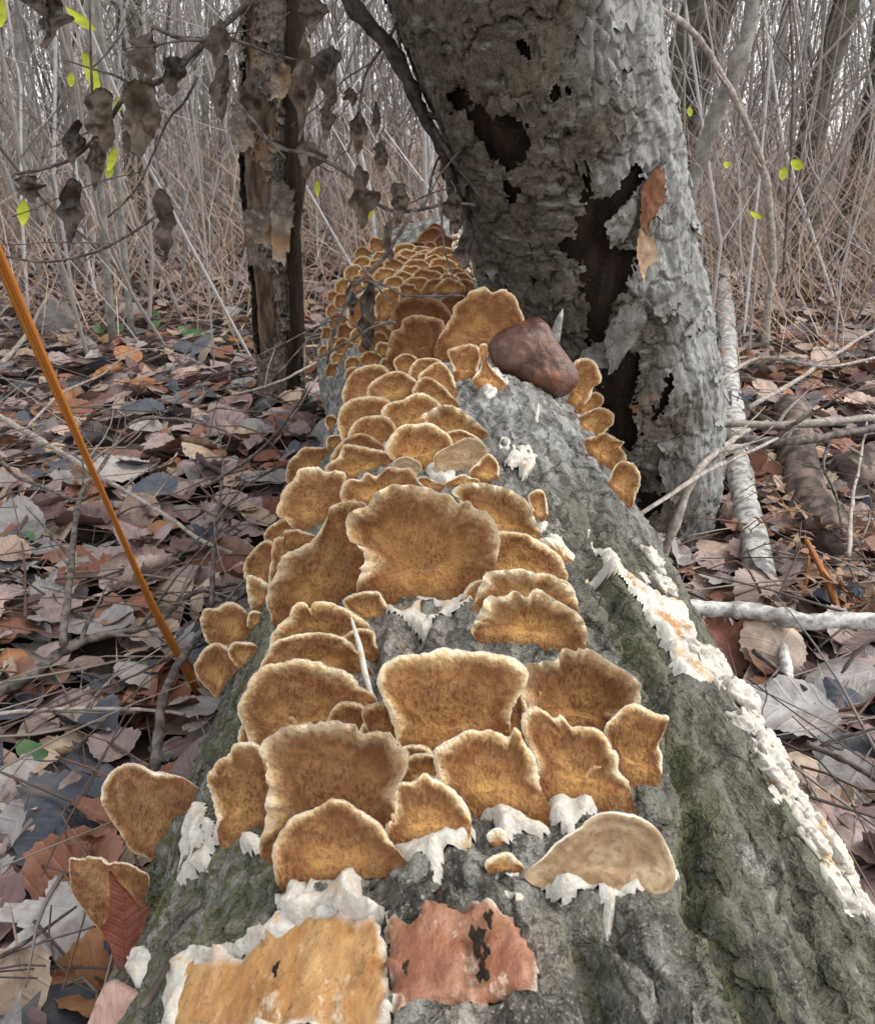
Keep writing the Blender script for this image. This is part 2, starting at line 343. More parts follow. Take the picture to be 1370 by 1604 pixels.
MRW = mk_wood('red_decayed_wood', (.21, .085, .045), (.36, .185, .108), (.26, .095, .042), .8, .0025)
MWC = mk_creamcrust(); MBL = mk_blob(); MLF = mk_leaf(); MSOIL = mk_soil(); MREED = mk_reed()
MBLK = mk_twig('black_branch', (.022, .018, .016), (.075, .06, .05)); MTW = mk_twig('dark_twig', (.06, .048, .042), (.16, .135, .118)); MTP = mk_twig('pale_twig', (.22, .185, .155), (.38, .335, .29))
MBIRCH = mk_twig('birch_stick', (.26, .25, .23), (.62, .60, .56), 60); MGREY = mk_twig('grey_sapling', (.16, .15, .13), (.27, .255, .225), 30)
MSTEM = mk_col('bare_stems', 40, .22); MGRN = mk_col('green_leaf', 80, .35); MDLOG = mk_twig('dark_dead_log', (.05, .038, .032), (.20, .15, .125), 30)
MFERN = mk_twig('brown_fern', (.15, .085, .05), (.26, .17, .11), 60); MMT = mk_twig('mossy_trunk_bark', (.06, .055, .036), (.135, .122, .09), 14)
MSLAB = mk_rotten('grey_weathered_wood', (.09, .082, .075), (.24, .22, .20), .7)
MMOSS = mk_col('moss_tufts', 300, .4)
# ================================================================ the setting: ground
def gz(x, y):
    x = np.asarray(x, float); y = np.asarray(y, float)
    return .018*fbm(x*2.3, y*2.3, 1.7, 3) + .05*fbm(x*.35, y*.35, 4.1, 2)*sstep(1.0, 4.0, np.hypot(x, y))
def ghit(px, py, lift=0.0):
    z = 0.0
    for _ in range(4): P = atG(px, py, z+lift); z = float(gz(P[0], P[1]))
    return P
def ground():
    r = np.concatenate([np.linspace(0, 4, 90), np.geomspace(4.1, 320, 70)]); th = np.linspace(0, 2*math.pi, 160, endpoint=False)
    X = (r[:, None]*np.sin(th)); Y = r[:, None]*np.cos(th)+.8
    V = np.stack([X, Y, gz(X, Y)*np.where(np.hypot(X, Y) < 60, 1, 0)-.012], -1).reshape(-1, 3)
    tag(obj('ground', V, gridF(len(r), 160, True), MSOIL, attrs=dict(litter=sstep(3.0, 6.0, np.hypot(X, Y)).ravel())), kind='structure')
ground()

# ================================================================ the fallen log
AX, AZ = .028, .165
def LR(y): return .18+.085*sstep(1.18, 1.75, y)-.012*sstep(.2, -.5, y)
def nphi(phi): return np.stack([np.sin(phi), 0*phi, np.cos(phi)], -1)
def lhit(px, py):
    """where a ray from the lens meets the log's plain round body: phi (0 on top, + to the right), y"""
    d = ray(px, py); d = d/np.linalg.norm(d); t = .1; best = (9, 0)
    for _ in range(160):
        P = CAM+d*t; f = math.hypot(P[0]-AX, P[2]-AZ)-float(LR(P[1]))
        if f < best[0]: best = (f, t)
        if f < 2e-4: break
        t += max(f*.7, .002)
        if t > 4: break
    P = CAM+d*best[1]; return math.atan2(P[0]-AX, P[2]-AZ), P[1]
CRACKS = [([(930, 905), (965, 960), (990, 1030), (1015, 1090), (1050, 1170), (1085, 1240), (1095, 1300), (1085, 1380), (1115, 1470), (1160, 1560), (1200, 1640)], .013, .0062),
          ([(915, 1470), (935, 1540), (950, 1640)], .010, .0045), ([(955, 1440), (985, 1500), (1030, 1560), (1060, 1640)], .010, .0045),
          ([(905, 640), (915, 720), (935, 790), (930, 850), (930, 905)], .008, .005), ([(1115, 1170), (1165, 1250), (1210, 1320), (1270, 1440), (1330, 1560)], .007, .0045),
          ([(675, 1395), (690, 1375), (720, 1400)], .009, .005), ([(640, 975), (655, 1000), (650, 1020)], .009, .006), ([(1230, 1400), (1260, 1450), (1290, 1500), (1310, 1580)], .010, .006),
          ([(250, 1380), (330, 1420), (350, 1470)], .004, .012), ([(1170, 1120), (1230, 1260), (1300, 1400), (1370, 1530)], .004, .006)]
CRK = [(np.array([lhit(*p) for p in c])*[.18, 1], d, w) for c, d, w in CRACKS]
P_OW = [(240, 1640), (262, 1580), (278, 1520), (290, 1500), (330, 1488), (380, 1472), (420, 1462), (450, 1432), (500, 1420), (560, 1424), (604, 1432), (618, 1470), (612, 1520), (618, 1580), (614, 1640)]
P_RW = [(590, 1452), (640, 1440), (668, 1412), (700, 1406), (750, 1422), (800, 1432), (835, 1470), (850, 1530), (842, 1562), (790, 1575), (740, 1582), (690, 1590), (650, 1592), (596, 1600), (616, 1572), (594, 1548), (612, 1522), (590, 1500), (606, 1478)]
LP_OW = np.array([lhit(*p) for p in P_OW])*[.18, 1]; LP_RW = np.array([lhit(*p) for p in P_RW])*[.18, 1]
def ldisp(phi, y):
    """bark relief: long ridges, scales, traced cracks, hollows where the bark is gone"""
    u = phi*.18; w = fbm(u*9, y*6, 2.0, 3)*.02
    r = fbm((u+w)*34, y*5, .3, 4); d = .0042*(1-np.abs(r)*1.5)-.002 + .004*fbm(u*8, y*7, 9., 3) + .002*fbm(u*130, y*80, 3., 4)
    F1, F2, ID, dx, dy = worley((u+w)*45+.35*fbm(u*60, y*60, 1., 2), y*17+.5*fbm(u*40, y*30, 5., 2), k=9)
    sc = .0026*ID+.010*dy*.16*ID-.0036*(1-sstep(.03, .16, F2-F1))
    d = d+sc*(.35+.65*sstep(-.1, .25, fbm(u*7, y*5, 12., 2)))
    for L, dep, wd in CRK:
        n = .006*fbm(u*60, y*60, 4., 2); dd = line_d(u+n, y+n, L)
        d = d-dep*np.exp(-(dd/wd)**2)*(.75+.6*fbm(u*50, y*50, 6., 2))+.25*dep*np.exp(-((dd-wd*1.7)/wd)**2)
    for L in (LP_OW, LP_RW):
        s = poly_sd(u, y, L)+.003*fbm(u*120, y*120, 2., 2)
        d = np.where(s < 0, d*.3-.005*sstep(0, -.003, s), d)
    return d
def lsurf(phi, y, h=0.0):
    phi = np.asarray(phi, float); y = np.asarray(y, float)
    return np.array([AX, 0, AZ])+y[..., None]*np.array([0, 1., 0])+nphi(phi)*(LR(y)+ldisp(phi, y)+h)[..., None]
def build_log():
    ys = [-.55]
    while ys[-1] < 1.88:
        dist = math.hypot(ys[-1]-.0, .22); ys.append(ys[-1]+max(.0015, .0042*dist if ys[-1] > .08 else .012))
    ys = np.array(ys); ph = np.concatenate([np.linspace(-math.pi, -1.75, 14)[:-1], np.linspace(-1.75, 1.75, 330), np.linspace(1.75, math.pi, 14)[1:-1]])
    Y, PH = np.meshgrid(ys, ph, indexing='ij'); V = lsurf(PH, Y).reshape(-1, 3); n = len(ph); u = PH*.18
    moss = np.zeros(Y.shape)
    for L, dep, wd in CRK[:2]+CRK[8:9]: moss = np.maximum(moss, .65*np.exp(-(line_d(u, Y, L)/(wd*1.7))**2))
    moss = np.maximum(moss, sstep(.3, .62, -PH)*sstep(.75, .35, Y)*.8); moss = np.maximum(moss, .7*sstep(.62, .95, -PH)*sstep(1.1, .6, Y))
    moss = np.maximum(moss, .22*np.exp(-((PH-1.0)/.3)**2)*np.exp(-((Y-.36)/.2)**2))
    olive = sstep(.15, .45, PH)*sstep(.95, .5, Y)*.85+.1; wea_lit = sstep(.5, .75, Y)*.75
    F = [gridF(len(ys), n, True)]; nv = len(V); V = np.vstack([V, [[AX, -.55, AZ], [AX, ys[-1], AZ]]]); s = np.arange(n)
    F.append(np.stack([(s+1) % n, s, np.full(n, nv)], 1)); b = (len(ys)-1)*n; F.append(np.stack([b+s, b+(s+1) % n, np.full(n, nv+1)], 1))
    e2 = lambda a: np.concatenate([a.ravel(), [0, 0]])
    return tag(obj('fallen_log', V, F, MLB, (AX, 0, 0), attrs=dict(moss=e2(moss), olive=e2(olive), wea_lit=e2(wea_lit))),
               'big grey mossy log lying on the leaf litter, covered in rows of tan brackets', 'log')
LOG = build_log()
def patch(name, poly, h, mat, parent=None, seed=0, lump=1.0, freq=90, rough=.004, step=.0016, sink=.0015, flat=False, loc=None, pits=()):
    """a lumpy layer growing on the log inside a traced outline"""
    L = np.array([lhit(*p) for p in poly])*[.18, 1]; lo, hi = L.min(0)-.006, L.max(0)+.006
    rough = min(rough, .10*float(np.min(hi-lo-.012))); step = max(step, math.sqrt((hi[0]-lo[0])*(hi[1]-lo[1])/26000))
    U, Y = np.meshgrid(np.arange(lo[0], hi[0], step), np.arange(lo[1], hi[1], step), indexing='ij')
    s = poly_sd(U, Y, L)+rough*fbm(U*75+seed, Y*38, seed*1.7, 3); keep = s < 0
    for p_, r_ in pits: q_ = lhit(*p_); keep &= np.hypot((U-q_[0]*.18)*1.3, (Y-q_[1])*.8)+.0006*fbm(U*300, Y*300, 1., 2) > r_
    F1 = worley(U*freq+.3*fbm(U*90, Y*90, seed, 2), Y*freq*.9+seed, k=int(seed) % 40)[0]; G1 = worley(U*freq*2.3+seed, Y*freq*2.3, k=3)[0]
    bump_ = 1-.6*lump+lump*(.75*fbm(U*freq*.55+seed, Y*freq*.4, seed*2.1, 3)+.30*np.sqrt(np.clip(1-(F1/.8)**2, 0, 1))+.12*np.sqrt(np.clip(1-(G1/.8)**2, 0, 1)))+.10*fbm(U*250, Y*250, seed, 2)
    hh = h*sstep(0, .0045, -s)*np.clip(bump_, .08, 2)-sink*(1-sstep(0, .0015, -s))
    V = (np.array([AX, 0, AZ])+Y[..., None]*np.array([0, 1., 0])+nphi(U/.18)*(LR(Y)+ldisp(U/.18, Y)*np.where(mat is MW, sstep(.006, .001, -s), 1)+hh)[..., None]).reshape(-1, 3); F = gridF(*U.shape); k = keep.ravel(); F = F[k[F].all(1)]
    used = np.unique(F); mp = np.full(len(V), -1); mp[used] = np.arange(len(used))
    if len(F) == 0: return None
    return obj(name, V[used], mp[F], mat, tuple(V[used].mean(0)) if loc is None else loc, parent, attrs=dict(edge=(-s).ravel()[used], core=sstep(.004, .012, -s).ravel()[used]))
# bare wood where the bark has come off the log (parts of the log)
PITS = [((748, 1482), .0032), ((757, 1536), .0024), ((766, 1450), .002), ((762, 1505), .0016), ((640, 1530), .0014), ((445, 1535), .0016), ((690, 1420), .0018)]
patch('bare_ochre_wood', P_OW, .0045, MOW, LOG, 3, .6, 40, .0032, loc=(AX, 0, 0))['label'] = 'ochre decayed wood edged with white'
patch('bare_red_wood', P_RW, .0062, MRW, LOG, 5, .6, 45, .0030, loc=(AX, 0, 0))['label'] = 'reddish bare wood split by a dark crack'
def pit_shade(px, py, r):
    ph, y = lhit(px, py); P = lsurf(np.array([ph]), np.array([y]), .0085)[0]; n = nphi(np.array([ph]))[0]; T = np.cross([0, 1, 0], n); a = np.linspace(0, 6.283, 16)[:-1]; r = r*(1+.35*np.sin(a*3+px)+.2*np.sin(a*7+py))
    V = np.vstack([P+np.outer(np.cos(a)*r*.4, T)+np.outer(np.sin(a)*r*1.0, [0, 1, 0])-n*.0004, [P+n*.0004]]); s = np.arange(15)
    obj('pit_shade_disc', V, np.stack([s, (s+1) % 15, np.full(15, 15)], 1), MROT, (AX, 0, 0), LOG)  # black disc proud of the wood, its colour standing for a hole's shade
for q, r_ in PITS: pit_shade(q[0], q[1], r_*1.7)

# ================================================================ bracket fungi
def fung(name, label, outline, base, mat=None, k=None, lean=18, yaw=0, cup=.055, frill=.2, thick=.0045, tint=.5, group=None, cat='bracket fungus', n=96, mw=None, crust=None, scal=1.0, lift=0.0, rings=None, seed=None, sm=True, wide=1.0, parent=None):
    """outline and base in photograph pixels; the fan stands on the log at base and spreads in its own upright plane"""
    if k: outline = [(k[0]+x/3.425, k[1]+y/3.425) for x, y in outline]; base = (k[0]+base[0]/3.425, k[1]+base[1]/3.425)
    seed = seed if seed is not None else abs(hash((round(base[0]), round(base[1])))) % 997
    rg = np.random.default_rng(seed); ph, y = lhit(*base); n0 = nphi(np.array([ph]))[0]
    P = lsurf(np.array([ph]), np.array([y]), .0005+lift)[0]; la = math.radians(lean); U = math.cos(la)*n0+math.sin(la)*np.array([0, 1., 0])
    T = np.cross([0, 1., 0], n0); ya = math.radians(yaw); T = T*math.cos(ya)+np.cross(U, T)*math.sin(ya); N = np.cross(U, T); N /= np.linalg.norm(N)
    if N@(CAM-P) < 0: N = -N
    C = np.array([[(Q-P)@T, (Q-P)@U] for Q in (ray_plane(x, y_, P, N) for x, y_ in outline)])
    hv = np.ptp(C[:, 1]); lo_ = sstep(.45, .05, (C[:, 1]-C[:, 1].min())/hv); C[:, 0] = C[:, 0].mean()+(C[:, 0]-C[:, 0].mean())*(1+.12*lo_*wide); C[:, 1] -= .08*hv*lo_*wide
    size = math.sqrt(abs(.5*np.sum(C[:, 0]*np.roll(C[:, 1], -1)-C[:, 1]*np.roll(C[:, 0], -1))))
    O = crom(C, n); b = .42*C.mean(0)+.58*np.array([C[:, 0].mean()*.3, min(0, C[:, 1].min()*.3)+.12*size])
    b = np.array([b[0], max(b[1], C[:, 1].min()+.18*np.ptp(C[:, 1]))])
    w = O-b; L = np.linalg.norm(w, axis=1); ang = np.arctan2(w[:, 0], w[:, 1]); free = sstep(-.25, .3, w[:, 1]/L)
    s = np.arange(n)/n*2*math.pi; cs, sn = np.cos(s), np.sin(s); fq = n/96
    sc = scal*free*(.022*np.abs(pn(cs*6.5*fq+seed, sn*6.5*fq, 1.))+.018*pn(cs*14*fq, sn*14*fq, seed)+.010*np.abs(pn(cs*24*fq, sn*24*fq, seed+5.))-.012)
    L = L+size*sc; dirn = w/np.linalg.norm(w, axis=1)[:, None]
    m = rings or (20 if n >= 84 else 10); t = 1-(1-np.linspace(0, 1, m))**1.5; t[-1] = 1
    mw = mw or min(.0062, max(.0019, .088*size)); mwv = mw*(.62+.55*(pn(cs*1.6+seed, sn*1.6, 7.)+.5)+.25*pn(cs*5, sn*5, seed))[None, :]; mwv = np.maximum(mwv, .3*mw)
    tt = t[:, None]; e = (1-tt)*L[None, :]; q = np.clip(1-e/(mw*1.6), 0, 1)          # q: 1 at the rim, 0 inside
    X = b[0]+tt*L*dirn[:, 0]; Yv = b[1]+tt*L*dirn[:, 1]
    ruf = 1.3*pn(cs*5*fq+3, sn*5*fq, seed)[None, :]+.7*pn(cs*11*fq, sn*11*fq, seed+2.)[None, :]+.5*pn(cs*22*fq, sn*22*fq, seed+4.)[None, :]
    D = cup*size*(tt**2-1)*(free[None, :]*.8+.2) + size*.035*fbm(X/size*2.2+seed, Yv/size*2.2, seed, 3)*tt + size*.012*fbm(X/size*8, Yv/size*8, seed, 2)
    D = D+free*(frill*mw*q*(.6+.9*ruf)+.45*mw*frill*q*q-.45*mw*q**4)+.00025*np.sin(e/mw*2.4+2*pn(X*60, Yv*60, 1.))*tt*free
    th = thick*(1-.72*tt**2)*(1-.75*q**3)
    front = P+X[..., None]*T+Yv[..., None]*U+D[..., None]*N; back = front-th[..., None]*N
    front = front.reshape(-1, 3); back = back.reshape(-1, 3); F = gridF(m, n, True); Fb = F[:, ::-1]+m*n
    j = np.arange(n); jn = (j+1) % n; a = (m-1)*n
    rim = np.stack([a+j, a+j+m*n, a+jn+m*n, a+jn], 1)
    en = (e/mwv/np.maximum(free, .02)[None, :]).ravel(); en = np.clip(np.where(np.repeat(free[None], m, 0).ravel() < .25, np.maximum(en, .9), en), 0, 5)
    at = dict(edge=np.concatenate([en, en*.5]), rad=np.tile(np.broadcast_to(tt, e.shape).ravel(), 2), tint=np.full(2*m*n, np.clip(tint+rg.uniform(-.11, .07), .02, 1)), back=np.concatenate([np.zeros(m*n), np.ones(m*n)]))
    V = np.vstack([front, back])
    nn = np.cross(V[F[0, 1]]-V[F[0, 0]], V[F[0, 3]]-V[F[0, 0]])
    mid = (m//2)*n; f0 = F[mid]; nn = np.cross(V[f0[1]]-V[f0[0]], V[f0[2]]-V[f0[0]])
    if nn@N < 0: F, Fb, rim = F[:, ::-1], Fb[:, ::-1], rim[:, ::-1]
    o = obj(name, V, np.vstack([F, Fb, rim]), mat or MF, tuple(P), attrs=at)
    if parent: o.parent = parent; o.location = o.location-parent.location; return o
    tag(o, label, cat, group or 'bracket fungi growing on the fallen log')
    if crust:
        for i, c in enumerate(crust):
            c = np.array(c, float); c = c.mean(0)+(c-c.mean(0))*[1.12, 1.3]+[0, 4]
            patch('white_base', c, .0058, MW, o, seed % 30+i, 1.0, 150, .002)
    return o
r1, r2, r3, r4, r5, r6, r7, r8, r0 = (300, 1000), (680, 980), (360, 720), (640, 700), (420, 500), (480, 320), (720, 420), (60, 1180), None
B = 'bracket_fungus'
W1 = [(608, 958), (620, 948), (645, 945), (690, 950), (742, 945), (748, 952), (712, 966), (680, 972), (668, 990), (655, 986), (640, 978), (615, 972)]
W2a = [(742, 1272), (770, 1262), (800, 1276), (842, 1282), (868, 1284), (860, 1296), (830, 1300), (806, 1296), (798, 1312), (782, 1312), (776, 1288), (755, 1286)]
W2b = [(848, 1245), (880, 1242), (934, 1254), (936, 1270), (905, 1282), (903, 1300), (888, 1300), (872, 1284), (852, 1280)]
W3 = [(612, 1322), (660, 1322), (700, 1308), (738, 1302), (748, 1318), (730, 1334), (698, 1338), (690, 1362), (681, 1388), (672, 1352), (640, 1346), (618, 1344)]
W4 = [(438, 1398), (470, 1388), (520, 1378), (560, 1358), (622, 1350), (634, 1360), (592, 1374), (566, 1378), (562, 1396), (606, 1416), (612, 1428), (560, 1432), (520, 1424), (470, 1436), (442, 1424)]
W5 = [(284, 1362), (298, 1322), (312, 1292), (330, 1272), (346, 1302), (374, 1318), (345, 1332), (337, 1346), (336, 1372), (320, 1360), (300, 1372), (282, 1378)]
W6 = [(833, 1364), (870, 1376), (905, 1372), (940, 1384), (960, 1374), (1000, 1380), (1040, 1366), (1058, 1360), (1050, 1384), (1000, 1400), (966, 1396), (968, 1418), (955, 1448), (945, 1420), (925, 1396), (890, 1406), (858, 1390)]
W8 = [(384, 1322), (408, 1308), (424, 1330), (412, 1348), (388, 1342)]
# ---- nearest group on top of the log
fung(B, 'low tan lobe in front of the broad nearest bracket, above the ochre bare wood', [(430,1130),(500,1000),(560,950),(680,910),(740,870),(830,880),(900,930),(1000,990),(1060,1100),(1110,1200),(1000,1250),(860,1260),(760,1310),(640,1330),(520,1330),(450,1260)], (760,1315), k=r1, frill=.05, mw=.0022, crust=[W4])
fung(B, 'broad tan bracket with a thick scalloped cream rim, nearest large one on the log', [(395,1150),(395,1000),(410,800),(405,680),(375,560),(440,500),(530,455),(650,445),(820,430),(905,475),(1040,490),(1130,570),(1165,620),(1145,740),(1105,780),(1080,900),(1060,980),(1050,1200),(700,1240)], (740,1225), k=r1, frill=.8, mw=.005, cup=.06, tint=.47)
fung(B, 'toothed pale tan bracket at the left shoulder of the broad nearest bracket', [(80,760),(95,710),(145,650),(200,610),(220,570),(270,555),(340,560),(380,600),(430,700),(440,900),(410,1000),(310,1070),(220,1120),(160,1080),(120,930),(90,830)], (270,1095), k=r1, tint=.58, scal=1.6, crust=[W5, W8])
fung(B, 'wide rounded tan bracket behind the broad nearest one, beside the white twig', [(250,430),(250,340),(300,260),(320,200),(400,140),(480,130),(560,105),(660,125),(730,150),(800,165),(870,210),(900,260),(980,320),(950,420),(900,480),(840,620),(400,640),(290,520)], (600,610), k=r1, mw=.0035)
fung(B, 'ochre bracket with a white drip below, between the broad nearest and the torn lobed', [(1040,1000),(1075,900),(1105,780),(1190,770),(1250,725),(1300,760),(1370,790),(1420,830),(1490,930),(1480,1010),(1440,1090),(1340,1120),(1240,1110),(1110,1110),(1060,1060)], (1280,1115), k=r1, tint=.5, crust=[W3])
fung(B, 'notched tan bracket low on the left flank beside a tiny round one', [(10,150),(30,110),(70,50),(130,25),(190,50),(200,110),(240,145),(180,220),(130,300),(90,280),(30,220)], (155,285), k=r1, tint=.55, n=64)
fung(B, 'tiny round tan bracket on the left flank, set on the edge of a notched one', [(195,80),(215,25),(270,20),(320,25),(345,60),(320,130),(240,150)], (285,145), k=r1, tint=.62, n=48)
fung(B, 'smooth low tan bracket squeezed between two larger ones left of the white twig', [(160,1110),(200,1050),(220,990),(310,950),(420,930),(520,930),(620,960),(680,1030),(720,1100),(735,1150),(690,1190),(600,1260),(180,1260)], (450,1255), k=r3, tint=.57, frill=.05, mw=.002)
fung(B, 'double-lobed tan bracket with a notch at its top, just below the long winged one', [(205,980),(240,910),(310,840),(340,780),(400,770),(420,805),(450,765),(540,770),(640,810),(720,860),(750,900),(745,960),(800,1040),(760,1065),(700,1090),(600,1150),(250,1150)], (520,1125), k=r3, tint=.55)
fung(B, 'wide tan bracket in the middle of the log, below the bare mossy gap', [(588,1070),(600,1040),(625,1027),(660,1024),(690,1016),(730,1020),(760,1022),(800,1028),(822,1042),(828,1065),(815,1090),(800,1120),(790,1150),(750,1190),(700,1205),(640,1200),(620,1150),(600,1100)], (690,1200), cup=.07, mw=.004, tint=.53)
fung(B, 'small tan lobe at the left foot of the wide middle bracket', [(565,1115),(575,1105),(600,1100),(630,1115),(642,1150),(650,1190),(615,1190),(575,1145)], (615,1205), tint=.55, n=56)
fung(B, 'brown bracket with a dark crinkled upper rim, right of the wide middle bracket', [(440,280),(460,230),(520,190),(640,160),(670,120),(760,115),(860,130),(940,190),(1030,230),(1090,290),(1100,340),(1080,430),(1000,480),(920,580),(860,640),(700,670),(520,560),(470,400)], (790,655), k=r2, frill=1.0, mw=.005, cup=.10, tint=.42)
fung(B, 'narrow upright tan lobe wedged between the wide middle and dark-rimmed brackets', [(265,560),(270,400),(310,350),(330,300),(400,285),(450,310),(480,380),(500,440),(490,560),(460,680),(280,680)], (370,700), k=r2, n=60)
fung(B, 'bracket with two dark bruised notches in its rim, above the white torn edge', [(470,560),(470,480),(540,435),(610,470),(640,500),(690,485),(740,550),(790,540),(870,560),(930,600),(950,660),(990,690),(990,780),(1040,830),(1050,920),(1040,1000),(920,1010),(860,1010),(740,930),(580,920),(540,760)], (820,970), k=r2, tint=.53, crust=[W2b], scal=1.4)
fung(B, 'torn lobed tan bracket in the lower middle with a white tattered foot', [(-10,700),(30,640),(110,600),(180,560),(250,570),(300,560),(400,600),(430,540),(460,570),(490,640),(540,700),(560,780),(570,880),(610,1000),(500,1030),(440,1020),(330,995),(220,995),(140,950),(40,880)], (350,1015), k=r2, tint=.54, crust=[W2a])
fung(B, 'upright tan bracket with a curled dark tip, rightmost of the nearest group', [(910,550),(980,480),(1040,430),(1110,430),(1180,470),(1260,490),(1240,570),(1210,650),(1230,720),(1200,820),(1130,885),(1070,870),(1000,800),(940,680)], (1085,870), k=r2, tint=.55, lean=14)
fung(B, 'smooth flat greyish tan bracket lying low on bare bark at the near right', [(833,1365),(850,1345),(880,1315),(905,1300),(930,1280),(960,1273),(1000,1280),(1030,1300),(1050,1335),(1058,1365),(1040,1386),(1000,1394),(960,1390),(945,1398),(900,1390),(860,1384)], (945,1392), mat=MSM, frill=0, mw=.0016, scal=.4, crust=[W6])
fung(B, 'little tan scrap of bracket on the bark between the drip and the smooth flat bracket', [(270,1290),(310,1240),(400,1220),(440,1250),(485,1300),(440,1330),(340,1355)], (380,1338), k=r2, n=44, tint=.6, crust=[[(760,1360), (782, 1368), (800,1366), (822,1358), (815,1372), (790,1380), (778,1376)]])
fung(B, 'very small whitish bracket hanging below the torn lobed one', [(280,1140),(310,1100),(350,1090),(390,1130),(350,1200)], (345,1180), k=r2, n=40, tint=.9, mw=.003)
# ---- the large pair and its neighbours
fung(B, 'largest bracket, a big brown cup with a thick frilled rim, mid log', [(690,680),(720,540),(690,460),(650,440),(625,350),(640,290),(740,240),(780,180),(880,130),(1000,135),(1090,160),(1180,180),(1230,230),(1280,220),(1330,260),(1400,290),(1440,390),(1440,480),(1400,560),(1390,640),(1330,770),(1200,790),(1080,785),(960,770),(860,800),(740,760)], (1030,790), k=r3, frill=1.1, mw=.0062, cup=.09, tint=.36, n=120, rings=26, crust=[W1], lean=20)
fung(B, 'long wing-shaped brown bracket sweeping down the left side of the largest cup', [(195,760),(200,690),(240,640),(260,570),(300,500),(360,480),(440,430),(490,370),(530,290),(560,240),(640,215),(740,235),(740,330),(760,420),(760,480),(760,600),(720,700),(600,800),(440,820),(260,865),(220,820)], (480,835), k=r3, frill=.6, mw=.005, tint=.40, yaw=-6)
fung(B, 'small dull tan lobe at the foot of the largest cup', [(600,770),(660,720),(780,705),(820,740),(860,830),(860,880),(760,905),(680,850)], (765,890), k=r3, n=56, tint=.48, frill=.1)
fung(B, 'tan bracket hugging the right side of the largest cup, with a white lump beside it', [(370,760),(380,600),(440,500),(460,460),(520,450),(600,460),(680,490),(740,530),(810,580),(840,640),(840,710),(700,770),(450,770)], (640,750), k=r4, crust=None, tint=.5)
fung(B, 'brown bracket with a dark frilled rim peeping over the right shoulder of the largest cup', [(230,230),(300,195),(400,190),(520,220),(600,260),(640,300),(670,370),(690,470),(600,520),(480,500),(380,450),(320,340),(260,280)], (560,515), k=r4, frill=.9, mw=.0055, tint=.42)
fung(B, 'frilled tan bracket half hidden behind the round shell-like one', [(360,800),(390,720),(420,665),(520,655),(600,650),(680,675),(760,680),(830,720),(890,770),(905,860),(890,920),(700,950),(400,900)], (650,950), k=r4, frill=.6, mw=.005)
fung(B, 'round shell-like ochre bracket with a fluted rim, right of the bare mossy gap', [(340,980),(370,890),(420,800),(500,800),(570,765),(620,800),(680,755),(760,800),(830,840),(900,880),(940,940),(945,1010),(920,1080),(800,1120),(640,1140),(560,1100),(460,1080),(390,1030)], (650,1115), k=r4, frill=.8, mw=.0058, cup=.10, tint=.56)
fung(B, 'small cream and ochre bracket at the right end of the dark-frilled one', [(640,260),(700,225),(730,250),(745,320),(740,370),(690,395),(660,330)], (692,390), k=r4, n=44, tint=.85)
fung(B, 'white pitted bracket tip on the bark right of the largest cup', [(700,500),(760,490),(830,520),(880,580),(870,650),(820,640),(760,560)], (840,640), k=r4, n=48, tint=.95, mw=.008)
# small lobes fused to their neighbours, closing the gaps between them
FB = {o['label']: o for o in bpy.data.objects if o.name.startswith(B)}
def fuse(key, *spots):
    par = next(o for l, o in FB.items() if key in l)
    for cx, cy, w, h, by in spots:
        g = random.Random(cx); fung('lobe', None, [(cx+x*w+g.uniform(-3, 3), cy+y*h+g.uniform(-2, 2)) for x, y in ((-.45, .4), (-.52, .0), (-.36, -.36), (0, -.5), (.36, -.38), (.52, -.02), (.45, .4), (0, .55))], (cx, by), n=52, parent=par, tint=.5+g.uniform(-.05, .08))
fuse('wide tan bracket in the middle', (648, 1192, 62, 50, 1222), (745, 1180, 90, 60, 1216), (588, 1150, 50, 60, 1190))
fuse('broad tan bracket with a thick', (600, 1190, 70, 70, 1240)); fuse('torn lobed tan', (660, 1205, 60, 50, 1235), (668, 1240, 60, 50, 1268)); fuse('bracket with two dark', (840, 1190, 70, 70, 1235), (945, 1225, 60, 60, 1262))
fuse('wide rounded tan', (420, 1150, 90, 70, 1200), (545, 1130, 70, 60, 1180)); fuse('brown bracket with a dark crinkled', (960, 1125, 70, 60, 1165), (820, 1100, 60, 60, 1160))
fuse('double-lobed tan', (560, 1010, 60, 50, 1045), (455, 1030, 80, 50, 1062)); fuse('frilled tan bracket half', (760, 930, 60, 50, 960), (870, 930, 60, 50, 965))
# ---- left flank
fung(B, 'large rounded tan bracket on the upper left shoulder, behind the long wing', [(40,1050),(50,980),(80,910),(140,850),(170,800),(260,790),(310,820),(360,810),(415,830),(400,900),(390,980),(320,1100),(200,1140),(90,1080)], (250,1130), k=r5, tint=.5, mw=.0045)
fung(B, 'plain brown bracket at the left edge behind the pale lobed one', [(95,880),(100,780),(140,730),(200,685),(340,705),(345,740),(310,820),(160,850)], (235,840), k=r5, tint=.4, n=64)
fung(B, 'pale lobed tan bracket behind the large left shoulder one', [(300,800),(370,740),(400,675),(450,670),(540,690),(640,710),(665,745),(630,800),(600,850),(400,870)], (480,868), k=r5, tint=.62, n=72)
fung(B, 'three-lobed tan bracket peeping over the left rim of the largest cup', [(385,960),(400,880),(440,855),(500,860),(520,820),(580,840),(640,790),(720,800),(770,800),(780,880),(640,1000),(480,1020)], (570,1010), k=r5, tint=.5, n=72)
fung(B, 'rounded tan bracket on the left edge holding the outer of two nested lobes', [(70,580),(110,500),(170,440),(220,430),(240,480),(250,560),(240,680),(100,660)], (190,720), k=r3, tint=.5, n=60, frill=.5)
